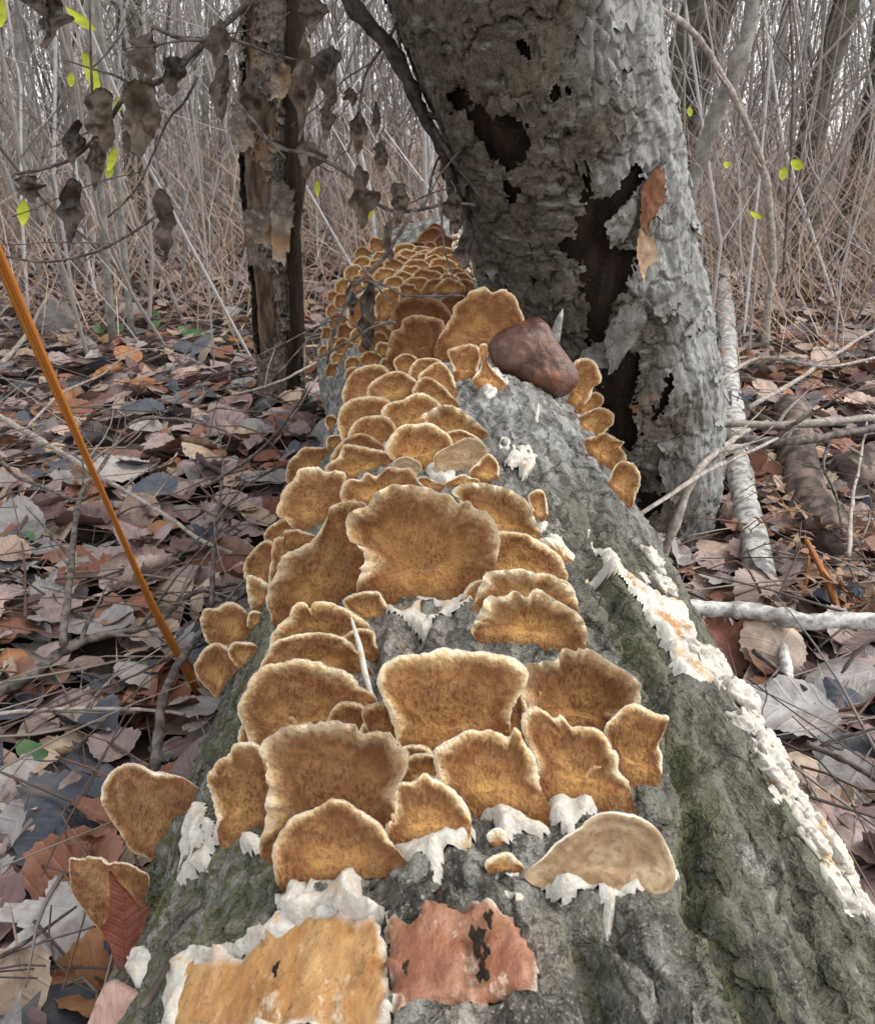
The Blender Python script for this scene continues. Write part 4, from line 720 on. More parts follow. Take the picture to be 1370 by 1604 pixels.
def sheet(name, outline, P, N, mat, n=44, thick=.0015, bend=(0, 0), jag=.03, seed=0, parent=None, loc=None, attrs=None, m=8, crumple=.06, smooth=True, up=(0, 0, 1), ridge=False):
    """a thin curled piece (bark flap, hanging leaf) with a traced outline, at P facing N"""
    N = np.asarray(N, float); N /= np.linalg.norm(N); C, T, U = onplane(outline, P, N, up); rg = np.random.default_rng(seed)
    O = crom(C, n); b = O.mean(0); L = (O-b)*(1+jag*rg.normal(size=(n, 1))); t = np.linspace(0, 1, m)[:, None]; X, Y = b[0]+t*L[:, 0], b[1]+t*L[:, 1]
    sz = math.sqrt(np.ptp(O[:, 0])*np.ptp(O[:, 1])); D = bend[0]*(X-b[0])**2/sz+bend[1]*(Y-b[1])**2/sz+crumple*sz*fbm(X/sz*2.5+seed, Y/sz*2.5, seed, 3)
    if ridge: D = D+crumple*sz*(1.1*np.abs(fbm(X/sz*2.6+seed, Y/sz*1.6, seed+.5, 3))-.4*np.abs(X-b[0])/sz)
    f = P+X[..., None]*T+Y[..., None]*U+D[..., None]*N; V = f.reshape(-1, 3); F = gridF(m, n, True); k = m*n
    V = np.vstack([V, V-N*thick]); j = np.arange(n); a = k-n; rim = np.stack([a+j, a+(j+1) % n, a+(j+1) % n+k, a+j+k], 1)
    uv = np.stack([X-b[0], Y-b[1]], -1).reshape(-1, 2)/(sz*.6); uv = np.vstack([uv, uv])
    at = {q: (np.full(2*k, v) if np.isscalar(v) else np.tile(np.asarray(v, float), (2*k, 1))) for q, v in (attrs or {}).items()}
    return obj(name, V, np.vstack([F[:, ::-1], F+k, rim]), mat, tuple(P) if loc is None else loc, parent, attrs=at, uv=uv, smooth=smooth)
def tree_at(px, py, off=.012):
    """point on the leaning tree seen at a pixel"""
    A, R, Ls, E1, E2 = TA; d = ray(px, py); d = d/np.linalg.norm(d)
    for t in np.arange(.7, 2.2, .004):
        P = CAM+d*t; k = np.argmin(((A-P)**2).sum(1))
        if np.linalg.norm(A[k]-P) < R[k]+off: n = P-A[k]; return P, n/np.linalg.norm(n)
    return CAM+d*1.4, -d
for nm, lab, o, mat, off, bd in [('bark_flap', 'pale grey flap of bark curling off beside the black gap', [(946, 348), (965, 335), (985, 318), (998, 312), (996, 335), (985, 365), (975, 380), (972, 372), (962, 392), (956, 385), (952, 368)], MTB, .016, (.5, -.4)),
                             ('inner_bark_strip', 'reddish brown strip of inner bark', [(1005, 290), (1022, 268), (1040, 264), (1040, 295), (1038, 320), (1022, 348), (1010, 362), (1000, 355), (1003, 320)], MRED, .009, (.2, .1)),
                             ('bark_flap', 'pale orange strip of bark hanging from the reddish strip', [(998, 360), (1010, 368), (1026, 382), (1026, 408), (1012, 420), (1006, 440), (1001, 420), (996, 390)], MPALE, .022, (.5, .3)),
                             ('bark_flap', 'grey plate of bark below the black gap', [(950, 520), (975, 480), (1000, 470), (1012, 500), (1000, 530), (978, 556), (958, 585), (950, 560)], MTB, .012, (-.3, .2)),
                             ('bark_flap', 'grey plate of bark between the two black gaps', [(905, 560), (935, 535), (950, 545), (952, 575), (930, 575), (912, 590)], MTB, .010, (-.2, .3)),
                             ('bark_flap', 'small curled grey bark scrap low on the trunk', [(1030, 720), (1048, 722), (1058, 748), (1046, 765), (1034, 748)], MTB, .014, (.5, .3))]:
    c = np.mean(o, 0); P, n = tree_at(c[0], c[1], off); N = n*.6+(CAM-P)/np.linalg.norm(CAM-P)*.4
    f = sheet(nm, o, P, N, mat, bend=bd, seed=int(c[0]), jag=.07, crumple=.12, parent=TREE, loc=None, attrs=dict(cell=.8, wea_lit=.45)); f['label'] = lab
P, n = tree_at(872, 520, .02); V, F = tube([atY(868, 535, 1.12), atY(872, 515, 1.115), atY(877, 498, 1.11), atY(881, 484, 1.105)], [.006, .0058, .004, .0006], 7, .12, 2); tag(obj('wood_spike', V, F, MBIRCH, tuple(V[0])), 'pale pointed wood spike standing between the glossy fungus and the trunk', 'splinter')

# dead snag on the left
def snag():
    Y = 2.05; ax = [atY(440, 662, Y)*[1, 1, 0]+[0, 0, -.04], atY(440, 600, Y), atY(432, 430, Y), atY(425, 300, Y), atY(424, 150, Y), atY(428, 0, Y), atY(430, -160, Y), atY(432, -420, Y)]
    r, tr = trunk_tree('dead_snag', 'dead broken upright trunk with peeling dark bark, standing left of the log', ax, [.050, .053, .058, .066, .064, .064, .062, .05],
        [[(395, 150), (425, 165), (428, 200), (415, 212), (392, 190)], [(362, 245), (385, 235), (420, 290), (412, 320), (385, 335), (364, 300)], [(388, 420), (425, 430), (432, 530), (405, 560), (388, 500)], [(388, 0), (398, 0), (392, 120), (380, 140)]], 16, .0055,
        lambda TH, S, N: np.clip(.15+0*S, 0, 1), 260, 200, MSNAGB, MSNAG, 55, 6, .95, hole_noise=16)
    V, F = tube([atY(461, y, 2.0)+np.array([.006*math.sin(y*.05), 0, 0]) for y in (652, 600, 520, 440, 360, 280, 200, 120, 40, -60)], [.004, .011, .016, .017, .02, .019, .021, .02, .022, .02], 9, .16, 4); obj('split_strip', V, F, MROT, parent=r)['label'] = 'black split strip of wood down its right side'
    for o, bd in [([(362, 178), (378, 160), (395, 190), (400, 225), (385, 240), (372, 232), (360, 215)], (.6, .2)), ([(425, 290), (445, 280), (460, 300), (458, 360), (445, 415), (428, 400), (424, 340)], (.4, .2)), ([(382, 332), (405, 330), (432, 352), (430, 390), (405, 380), (388, 362)], (.2, .4)), ([(428, 110), (452, 100), (458, 130), (440, 160), (426, 150)], (.5, .3))]:
        c = np.mean(o, 0); sheet('bark_flap', o, atY(c[0], c[1], 1.95), (.15, -1, .1), MSNAGB, bend=bd, seed=int(c[1]), jag=.10, crumple=.14, parent=r, attrs=dict(cell=.3, wea_lit=.3))
def mk_snagbark():
    m = M('snag_bark', .9, .2); a = m.noise(25, 5, .65); b = m.noise(140, 5, .65); c = m.mix(m.ss(a, .35, .65), (.055, .045, .037), (.17, .14, .11)); c = m.mix(m.math('MULTIPLY', m.ss(b, .52, .66), .7), c, (.26, .23, .2)); c = m.mix(m.ss(m.noise(8, 4), .54, .64), c, (.2, .125, .07))
    return m.out(c, m.bump(b, .003, .7))
MSNAGB = mk_snagbark(); snag()

# ================================================================ sticks, reed, fallen logs on the ground
def rough(P, per=5, amp=.02, seed=0):
    P = np.asarray(P, float); Q = crom(P, len(P)*per, False); L = np.linalg.norm(P[-1]-P[0]); r = np.random.default_rng(seed); n = len(Q)
    J = r.normal(size=(n, 3)); J = (J+np.roll(J, 1, 0)+np.roll(J, -1, 0))/3; return Q+J*amp*L/math.sqrt(n)*.5
def stick(name, label, cat, px, r0, r1, mat, lift=.02, sides=7, seed=0, side=0, group=None, wob=.12, amp=.02, depth=None, nodes=True, perpt=None):
    """px: traced points lying on the litter (or at world depth 'depth')"""
    if perpt is not None: pts = [atY(x, y, d) for (x, y), d in zip(px, perpt)]
    elif depth is None: pts = [ghit(x, y, lift+(.03 if r0 < .012 else 0)) for x, y in px]
    else: pts = [atY(x, y, depth) for x, y in px]
    Q = rough(pts, 5, amp, seed); t = np.linspace(0, 1, len(Q)); R = r0+(r1-r0)*t; rg = np.random.default_rng(seed+5)
    if nodes:
        for c in rg.uniform(.05, .95, 5): R = R*(1+.28*np.exp(-((t-c)/.018)**2))
    V, F = tube(Q, R, sides, wob, seed); o = obj(name, V, F, mat, tuple(Q[0])); tag(o, label, cat, group)
    for k in range(side):
        i = rg.integers(len(Q)//6, len(Q)*5//6); d = Q[min(i+1, len(Q)-1)]-Q[i]; d /= np.linalg.norm(d)+1e-9; v = rg.normal(size=3); v -= d*(v@d); v[2] = abs(v[2])*.7; v /= np.linalg.norm(v); L = rg.uniform(.04, .14)
        S = rough([Q[i], Q[i]+(v*.6+d*.5)*L*.5, Q[i]+(v*.8+d*.8)*L], 4, .08, int(rg.integers(999))); V, F = tube(S, np.linspace(max(R[i]*.6, .0008), .0006, len(S)), 5, 0, 0); obj('side_twig', V, F, mat, parent=o)
    return o
def reed():
    px = [(-60, 260), (0, 405), (60, 545), (120, 680), (180, 815), (240, 950), (290, 1045), (326, 1115)]; Y = np.linspace(.62, .80, len(px)); Q = crom([atY(x, y, d) for (x, y), d in zip(px, Y)], 60, False)
    n = len(Q); t = np.linspace(0, 1, n); T = np.gradient(Q, axis=0); T /= np.linalg.norm(T, axis=1)[:, None]; S = np.cross(T, [0, 1, 0]); S /= np.linalg.norm(S, axis=1)[:, None]; N = np.cross(S, T)
    W = .0040+.0010*np.sin(t*9); prof = [(-1, 0), (-.8, -.45), (-.35, -.30), (-.12, -.12), (.1, -.34), (.6, -.42), (1, 0), (.5, .4), (-.5, .4)]
    V = np.stack([Q+S*(a*W)[:, None]+N*(b*W)[:, None] for a, b in prof], 1).reshape(-1, 3); uv = np.stack([np.tile(np.arange(9)/9, n), np.repeat(t, 9)], 1)
    tag(obj('orange_reed', V, gridF(n, 9, True), MREED, tuple(Q[-1]), uv=uv), 'long orange grooved reed stalk leaning across the litter on the left', 'reed')
reed()
stick('fallen_stick', 'longest pale grey stick slanting down through the litter left of the log', 'stick', [(-30, 635), (0, 652), (76, 697), (159, 747), (243, 796), (304, 838), (364, 868)], .0065, .0025, MTP, .03, 8, 1, 3)
stick('dark_branch', 'dark branch lying at the lower left that ends at the notched bracket', 'branch', [(-20, 1098), (0, 1084), (49, 1058), (99, 1020), (159, 997), (213, 986), (247, 974), (300, 930), (383, 912)], .0062, .0022, MTW, .035, 8, 2, 4)
stick('dark_branch', 'dark branch rising from the lower left one and bending right over the litter', 'branch', [(99, 1009), (106, 929), (118, 834), (129, 773), (167, 720), (205, 663), (258, 656), (319, 663), (380, 690)], .0045, .0018, MTW, .05, 7, 3, 5)
stick('dark_branch', 'forked grey brown branch standing beside the foot of the orange reed', 'branch', [(245, 1200), (250, 1130), (258, 1084), (285, 1031), (315, 993), (385, 925)], .0048, .003, MTW, .05, 8, 4, 2)
stick('fallen_stick', 'thin dark stick crossing the litter from near the log down to the reed', 'stick', [(436, 731), (379, 766), (334, 823), (266, 883), (228, 910)], .0024, .0012, MTW, .05, 6, 5, 2)
stick('fallen_stick', 'upright thin twig standing in the litter left of the nested lobes', 'stick', [(330, 948), (334, 880), (342, 804), (349, 728), (338, 652)], .003, .0015, MTW, .04, 6, 6, 3)
stick('fallen_stick', 'thin grey stick pointing at the foot of the dead snag', 'stick', [(322, 762), (342, 750), (402, 709), (455, 652), (485, 600)], .003, .0014, MTW, .05, 6, 7, 2)
stick('fallen_stick', 'thin pale curved twig arching over the upper left litter', 'stick', [(46, 667), (95, 618), (159, 587), (213, 549), (273, 553), (342, 583)], .003, .0015, MTP, .06, 6, 8, 2)
stick('fallen_stick', 'pale twig running to the left side of the log under the snag', 'stick', [(364, 618), (410, 608), (452, 591), (509, 560)], .0036, .002, MTP, .06, 6, 9, 2)
stick('fallen_stick', 'short pale twig just left of the log beneath the snag tip', 'stick', [(455, 655), (470, 635), (495, 595), (520, 560)], .003, .002, MTP, .05, 6, 10, 1)
stick('fallen_stick', 'level pale twig in the litter at the lower left above the green sprig', 'stick', [(-10, 1120), (70, 1112), (150, 1110), (245, 1113), (290, 1120)], .0024, .0016, MTP, .03, 6, 11, 2)
stick('fallen_stick', 'grey stick at the far left edge running to the reed', 'stick', [(-20, 690), (23, 743), (76, 766), (121, 788)], .0042, .0022, MTW, .04, 6, 12, 3)
stick('fallen_stick', 'pale stick leaning at the upper left edge beside the gathered leaves', 'stick', [(0, 570), (45, 515), (85, 440), (112, 375)], .006, .004, MTP, .05, 7, 13, 1)
stick('fallen_stick', 'weathered twig lying at the lower left under the dark slate leaf', 'stick', [(0, 1500), (50, 1470), (120, 1420)], .0016, .001, MTW, .02, 6, 14, 1)
stick('leaf_stalk', 'long thin maroon leaf stalk lying on the mossy foot of the log', 'leaf stalk', [(225, 1575), (265, 1510), (300, 1450), (312, 1432)], .0011, .0009, MDLOG, .0, 5, 15, perpt=[.185, .215, .245, .255], nodes=False)
LG = 'fallen logs to the right of the tree'
stick('dead_log', 'flaky grey dead log running away from behind the tree into the woods', 'log', [(1192, 905), (1180, 850), (1166, 784), (1153, 710), (1144, 609), (1136, 500), (1131, 415)], .021, .034, MBIRCH, .03, 22, 20, 0, LG, .05, .006, nodes=False)
stick('dead_log', 'dark rotting log with a patch of pale bark, right of the flaky grey one', 'log', [(1305, 870), (1285, 810), (1262, 779), (1245, 700), (1240, 640)], .036, .036, MDLOG, .03, 20, 21, 1, LG, .07, .01, nodes=False)
stick('dead_log', 'dark mossy log end at the right edge of the woods floor', 'log', [(1320, 750), (1345, 735), (1420, 700)], .035, .035, MDLOG, .03, 16, 22, 0, LG, .07, .01, nodes=False)
stick('dead_log', 'dark reddish log lying under the leaves at the lower right', 'log', [(1340, 1300), (1305, 1230), (1275, 1165), (1245, 1100), (1235, 1000)], .026, .024, MDLOG, -.005, 18, 23, 0, LG, .06, .01, nodes=False)
b = stick('birch_stick', 'white mottled birch stick lying level across the right side behind the log', 'stick', [(1057, 950), (1110, 954), (1162, 956), (1214, 963), (1262, 974), (1319, 971), (1400, 978)], .0085, .0095, MBIRCH, .05, 14, 24, 0, None, .06, .008)
P = ghit(1167, 957, .052); V, F = tube([P, P+np.array([.003, -.016, .003])], [.008, .0075], 12); obj('cut_knot', V, F, MRED, parent=b)['label'] = 'round reddish cut knot'
P = ghit(1275, 975, .05); V, F = tube(rough([P, P+np.array([.001, -.012, -.015]), P+np.array([.002, -.016, -.042])], 3, .1, 2), .007, 9, .3, 3); obj('side_stub', V, F, MROT, parent=b)['label'] = 'short black stub'
stick('birch_stick', 'short pale upright stick propped under the white birch stick', 'stick', [(1232, 1085), (1230, 1045), (1224, 1005)], .0065, .006, MBIRCH, .02, 10, 25, 0, None, .05)
stick('dark_branch', 'forked grey branch leaning across the foot of the tree', 'branch', [(1032, 890), (1053, 827), (1079, 762), (1110, 718), (1162, 679), (1201, 661)], .0058, .004, MTP, .0, 8, 26, 2, perpt=[1.1, 1.09, 1.12, 1.2, 1.42, 1.6])
stick('dark_branch', 'long thin straight branch crossing in front of the tree foot', 'branch', [(987, 814), (1044, 779), (1110, 736), (1179, 705), (1249, 670)], .0035, .0022, MTP, .0, 7, 27, 1, perpt=[1.02, 1.06, 1.14, 1.28, 1.5], amp=.006)
stick('fallen_stick', 'upper of two level sticks to the right of the tree', 'stick', [(1108, 661), (1205, 666), (1293, 661), (1420, 648)], .0065, .007, MTP, .09, 8, 28, 2)
stick('fallen_stick', 'lower dark curved one of two level sticks to the right of the tree', 'stick', [(1110, 685), (1232, 692), (1319, 679), (1420, 662)], .0075, .006, MTW, .08, 8, 29, 2)
stick('fallen_stick', 'thin twig under the grey toothed leaves at the lower right', 'stick', [(1180, 1020), (1230, 1058), (1262, 1080)], .003, .002, MTW, .03, 6, 30, 1)
stick('fallen_stick', 'thin bent twig at the far right beside the wood splinter', 'stick', [(1300, 692), (1290, 730), (1310, 780), (1318, 835)], .003, .002, MTW, .05, 6, 31, 1)
stick('fallen_stick', 'pale upright twig at the right between the two dark logs', 'stick', [(1328, 870), (1333, 790), (1350, 700), (1358, 655)], .003, .002, MTP, .06, 6, 32, 1)
stick('fallen_stick', 'long pale twig arching over the upper right litter', 'stick', [(1120, 600), (1190, 560), (1290, 575), (1370, 560)], .005, .003, MTP, .08, 6, 33, 2)
stick('fallen_stick', 'pale bent twig over the right litter beside the flaky grey log', 'stick', [(1170, 640), (1240, 600), (1330, 540), (1400, 500)], .005, .004, MTP, .08, 6, 34, 1)
stick('fallen_stick', 'thin dark twig in the bottom right corner of the litter', 'stick', [(1262, 1165), (1320, 1190), (1375, 1225)], .0035, .002, MTW, .03, 6, 35, 1)
def splinter(label, px, w, seed, d0, d1):
    Q = rough([atY(x, y, d) for (x, y), d in zip(px, np.linspace(d0, d1, len(px)))], 4, .004, seed); t = np.linspace(0, 1, len(Q)); V, F = tube(Q, w*(1-.55*np.abs(t-.45)*1.6), 5, .15, seed); uv = np.stack([np.arange(len(V)) % 5/5, np.arange(len(V))/len(V)], 1)
    tag(obj('wood_splinter', V, F, MREED, tuple(Q[-1]), uv=uv), label, 'splinter', 'orange wood splinters')
splinter('long orange splinter standing in the litter in front of the dark rotting log', [(1262, 845), (1293, 906), (1319, 980), (1341, 1067), (1352, 1100)], .0058, 1, 1.0, .84)
splinter('short orange splinter beside the long one', [(1266, 870), (1262, 910), (1258, 935)], .003, 2, 1.0, .97)

# ================================================================ leaves
def leaf_outline(kind, n, rg):
    th = np.linspace(-math.pi/2, 1.5*math.pi, n, endpoint=False); d = th-math.pi/2; d = (d+math.pi) % (2*math.pi)-math.pi
    if kind == 'aspen':
        x, y = np.cos(th)*.50, np.sin(th)*.52; y = y+.08*np.maximum(np.sin(th), 0)**3; x = x*(1-.18*np.maximum(np.sin(th), 0)); tooth = 1+.055*((np.arange(n) % 3 == 0)*1.0-.33)+.012*rg.normal(size=n); x, y = x*tooth, y*tooth
    elif kind == 'maple':
        r = .30+.0*d
        for a, l, w in ((0, .68, .34), (.98, .58, .30), (-.98, .58, .30), (1.95, .42, .26), (-1.95, .42, .26)): r = np.maximum(r, .26+(l-.26)*np.exp(-(np.abs((d-a+math.pi) % (2*math.pi)-math.pi)/w)**1.5))
        r = r*(1+.06*((np.arange(n) % 2)*2-1)+.02*rg.normal(size=n)); x, y = r*np.cos(th), r*np.sin(th)
    else:
        x, y = np.cos(th)*.27*(1+.25*np.sin(th)*-1), np.sin(th)*.58; tt = 1+.02*rg.normal(size=n); x, y = x*tt, y*tt
    k = 0; x[k] = .0; y[k] = -.92 if kind != 'oval' else -.8; x[1] = .018; y[1] = -.47; x[-1] = -.018; y[-1] = -.47
    return np.stack([x, y], 1)
def leaf_verts(kind, n, rings, size, rg, curl, fold, roll, torn=0):
    nn_ = (lambda x, y: fbm(x, y, 0, 3)) if n > 30 else (lambda x, y: .5*np.sin(x*2.6+y*1.3)+.35*np.sin(y*3.9-x*2.1))
    O = leaf_outline(kind, n, rg)
    if torn:
        c = rg.uniform(0, 6.28); a = np.arctan2(O[:, 1], O[:, 0]); O = O*(1-torn*np.exp(-(((a-c+math.pi) % 6.283-math.pi)/.28)**2)[:, None]*(np.arange(n) > 1)[:, None]*(np.arange(n) < n-1)[:, None])
    t = np.linspace(0, 1, rings+1)[1:, None]; X, Y = np.concatenate([[0], (t*O[:, 0]).ravel()]), np.concatenate([[0], (t*O[:, 1]).ravel()]); uv = np.stack([X, Y], 1)
    Z = curl*(X**2+.6*Y**2)+fold*np.abs(X)+.08*nn_(X*2.2+rg.uniform(0, 90), Y*2.2)+rg.uniform(-.25, .25)*X*Y+.03*np.sin(Y*9+np.abs(X)*4)*np.abs(X)
    if roll: k = roll; X, Z = np.sin(k*X)/k-Z*np.sin(k*X), (1-np.cos(k*X))/k+Z*np.cos(k*X)
    j = np.arange(n); F3 = np.stack([np.zeros(n, int), 1+j, 1+(j+1) % n], 1)
    F4 = np.concatenate([np.stack([1+r*n+j, 1+(r+1)*n+j, 1+(r+1)*n+(j+1) % n, 1+r*n+(j+1) % n], 1) for r in range(rings-1)]) if rings > 1 else None
    return np.stack([X, Y, Z], 1)*size, ([F4, F3] if F4 is not None else [F3]), uv
def rot(az, tilt, taz):
    c, s = math.cos(az), math.sin(az); Rz = np.array([[c, -s, 0], [s, c, 0], [0, 0, 1]]); k = np.array([math.cos(taz), math.sin(taz), 0]); K = np.array([[0, -k[2], k[1]], [k[2], 0, -k[0]], [-k[1], k[0], 0]])
    return (np.eye(3)+math.sin(tilt)*K+(1-math.cos(tilt))*K@K)@Rz
PAL = [('greyish mauve', (.31, .235, .22), 27), ('ash grey', (.29, .27, .26), 14), ('pale tan', (.40, .29, .225), 16), ('rusty brown', (.23, .10, .06), 17), ('orange brown', (.34, .16, .07), 4), ('slate blue', (.072, .078, .096), 12), ('dark plum', (.17, .10, .095), 10), ('buff', (.45, .34, .25), 6), ('blackish brown', (.06, .046, .04), 4)]
PW = np.array([p[2] for p in PAL], float); PW /= PW.sum()
KIND = [('aspen', 'rounded toothed leaf'), ('maple', 'pointed lobed leaf'), ('oval', 'narrow oval leaf')]
STATE = [('lying flat', dict(curl=.12, fold=.05, roll=0)), ('cupped upward', dict(curl=.75, fold=.1, roll=0)), ('domed with edges down', dict(curl=-.6, fold=-.1, roll=0)), ('folded along its midrib', dict(curl=.1, fold=.75, roll=0)), ('rolled into a scroll', dict(curl=.1, fold=0, roll=4.2)), ('torn at one side', dict(curl=.25, fold=.1, roll=0, torn=.6))]
LM = [((250, 1010), 'by the foot of the orange reed'), ((60, 720), 'by the far left pale stick'), ((170, 640), 'under the pale arching twig'), ((300, 640), 'below the green sprigs'), ((420, 600), 'at the foot of the dead snag'), ((250, 760), 'along the pale grey stick'), ((390, 720), 'close to the log upper left'), ((130, 870), 'beneath the left dark branch'), ((300, 890), 'beside the thin upright twig'), ((60, 980), 'above the lower left branch'), ((60, 1180), 'below the lower left branch'), ((190, 1120), 'beside the level pale twig'), ((90, 1330), 'beside the big slate leaf'), ((90, 1500), 'in the lower left corner'), ((60, 540), 'at the litter upper left edge'), ((1140, 880), 'at the foot of the leaning tree'), ((1200, 800), 'between the two fallen logs'), ((1180, 1030), 'in front of the white birch stick'), ((1330, 1010), 'by the long orange splinter'), ((1290, 1130), 'around the dark reddish log'), ((1330, 1270), 'in the lower right litter'), ((1150, 1130), 'close to the log right side'), ((1300, 740), 'by the dark rotting log'), ((1220, 560), 'beside the flaky grey log'), ((1320, 600), 'by the two level sticks'), ((1280, 480), 'in the far right litter'), ((250, 480), 'in the far left litter')]
def occupied(x, y):
    if abs(x-AX) < float(LR(y))*.96 and -.6 < y < 2.03: return True
    return math.hypot(x-.295, y-1.335) < .18 or math.hypot(x+.375, y-2.05) < .05
leaf_pts = []
rg = np.random.default_rng(21)
for layer, N_ in ((0, 3500), (1, 3500), (2, 2900)):
    k = 0
    while k < N_:
        # even cover near by, thinning out to 9 m
        y = rg.uniform(.12, 1)**1.0*0+(.1+rg.beta(1.0, 2.4)*8.5); x = rg.uniform(-1, 1)*(.66*y+.55)
        if occupied(x, y): continue
        leaf_pts.append((x, y, layer)); k += 1
LPt = np.array(leaf_pts); sz = rg.uniform(.036, .080, len(LPt))*np.where(rg.random(len(LPt)) < .12, 1.18, 1)*np.where(LPt[:, 1] > 4, 1.25, 1)
zz = gz(LPt[:, 0], LPt[:, 1])+.006+LPt[:, 2]*.011; pj = proj(np.stack([LPt[:, 0], LPt[:, 1], zz], 1))
inv = (pj[:, 2] > .05) & (pj[:, 0] > -40) & (pj[:, 0] < 1410) & (pj[:, 1] > 100) & (pj[:, 1] < 1640)
for q in range(len(LPt)):                               # hidden behind the log or the trunk
    if inv[q]:
        x, y = pj[q, :2]
        if 300 < y and 674-.36*(y-228) < x < 674+.56*(y-228): inv[q] = False
        elif 700 < x < 1105 and y < 870 and LPt[q, 1] > 1.2: inv[q] = False
score = np.where(inv & (LPt[:, 2] == 2), sz/np.maximum(pj[:, 2], .05), 0); single = set(np.argsort(-score)[:272]); used = set(); PL = Pile()
def put_leaf(kind, size, pos, az, tilt, taz, n, rings, **st):
    V, F, uv = leaf_verts(kind, n, rings, size, rg, **st); V = V@rot(az, tilt, taz).T
    lo = np.percentile(V[:, 2], 15); V = V+np.array([pos[0], pos[1], pos[2]-lo*.8]); return V, F, uv
for i in range(len(LPt)):
    far = LPt[i, 1] > 2.2; az, taz = rg.uniform(0, 6.28), rg.uniform(0, 6.28); tilt = abs(rg.normal())*(.28 if LPt[i, 2] < 2 else .36); pos = (LPt[i, 0], LPt[i, 1], zz[i])
    ci = rg.choice(len(PAL), p=PW); ki = rg.choice(3, p=[.62, .30, .08]); si = rg.choice(6, p=[.34, .2, .2, .12, .05, .09])
    if i in single:
        x, y = pj[i, :2]; li = min(range(len(LM)), key=lambda q: (LM[q][0][0]-x)**2+(LM[q][0][1]-y)**2)
        for _ in range(200):
            if (ci, ki, si, li) not in used: break
            ci = rg.choice(len(PAL), p=PW); ki = rg.choice(3, p=[.62, .30, .08]); si = rg.choice(6, p=[.34, .2, .2, .12, .05, .09])
        used.add((ci, ki, si, li)); col = np.array(PAL[ci][1])*rg.uniform(.88, 1.12)
        V, F, uv = put_leaf(KIND[ki][0], sz[i], pos, az, tilt, taz, 60, 5, **STATE[si][1])
        o = obj('fallen_leaf', V, F, MLF, pos, uv=uv, attrs=dict(col=np.tile(col, (len(V), 1))))
        tag(o, f'{PAL[ci][0]} {KIND[ki][1]} {STATE[si][0]}, {LM[li][1]}', 'leaf', 'fallen leaves on the forest floor')
    else:
        col = np.array(PAL[ci][1])*rg.uniform(.8, 1.15)
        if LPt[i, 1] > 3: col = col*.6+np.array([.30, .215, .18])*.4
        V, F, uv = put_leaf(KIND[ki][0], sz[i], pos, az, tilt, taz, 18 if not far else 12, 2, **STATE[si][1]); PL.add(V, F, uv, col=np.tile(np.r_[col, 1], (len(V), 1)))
for i in range(5200):
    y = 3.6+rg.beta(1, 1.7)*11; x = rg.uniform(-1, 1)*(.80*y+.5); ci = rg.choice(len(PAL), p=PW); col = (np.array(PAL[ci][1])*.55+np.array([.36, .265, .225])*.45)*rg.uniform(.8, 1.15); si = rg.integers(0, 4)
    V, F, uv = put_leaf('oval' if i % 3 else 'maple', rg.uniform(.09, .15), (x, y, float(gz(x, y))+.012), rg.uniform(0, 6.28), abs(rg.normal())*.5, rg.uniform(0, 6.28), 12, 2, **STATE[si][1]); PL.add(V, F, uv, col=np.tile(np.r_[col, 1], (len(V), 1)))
tag(PL.build('leaf_litter', MLF), kind='stuff')
def hero_leaf(label, kind, size, px, col, az, tilt, taz, lift=.03, depth=None, **st):
    pos = ghit(px[0], px[1], lift) if depth is None else atY(px[0], px[1], depth); V, F, uv = leaf_verts(kind, 72, 7, size, rg, **st); V = V@rot(az, tilt, taz).T+pos
    tag(obj('fallen_leaf', V, F, MLF, tuple(pos), uv=uv, attrs=dict(col=np.tile(np.array(col), (len(V), 1)))), label, 'leaf', 'fallen leaves on the forest floor')
S0 = dict(curl=.15, fold=.05, roll=0)
hero_leaf('big slate blue leaf lying under the spade-shaped bracket', 'aspen', .125, (135, 1290), (.055, .062, .08), 1.0, .12, 1, **S0)
hero_leaf('big ash grey curled leaf edge framing the slate leaf under the spade-shaped bracket', 'aspen', .13, (95, 1250), (.36, .335, .31), .3, .3, 2.5, .012, **dict(curl=.5, fold=.1, roll=0))
hero_leaf('ash grey lobed leaf lying below the pale ochre fan at the lower left', 'maple', .095, (110, 1440), (.40, .375, .36), 2.6, .15, 1, **S0)
hero_leaf('rusty red lobed leaf propped up beside the white birch stick', 'maple', .088, (1140, 1020), (.17, .055, .032), .4, .7, .2, .04, **dict(curl=.3, fold=.25, roll=0))
hero_leaf('large ash grey toothed leaf lying flat in front of the birch stick', 'aspen', .085, (1240, 1112), (.29, .275, .265), 1.3, .15, 0, .05, **S0)
hero_leaf('wide dark plum leaf under the large ash grey one at the lower right', 'maple', .10, (1275, 1150), (.17, .10, .10), 1.0, .12, 0, .035, **S0)
hero_leaf('pale tan leaf arched over the white birch stick', 'aspen', .075, (1215, 1000), (.48, .37, .29), .2, .6, 0, .06, **dict(curl=-.9, fold=0, roll=0))
hero_leaf('pale tan leaf arched like a hood above the white birch stick', 'aspen', .08, (1200, 925), (.42, .33, .29), .5, .5, .2, .04, **dict(curl=-.8, fold=0, roll=0))
hero_leaf('pale mauve leaf rolled into a tube behind the orange reed', 'aspen', .10, (218, 902), (.50, .38, .34), -.7, .1, 0, .03, **dict(curl=0, fold=0, roll=5.0))
hero_leaf('dark grey veined leaf standing on edge behind the top of the reed', 'aspen', .12, (88, 500), (.15, .14, .13), .2, 1.0, .3, .05, **dict(curl=-.3, fold=.1, roll=0))
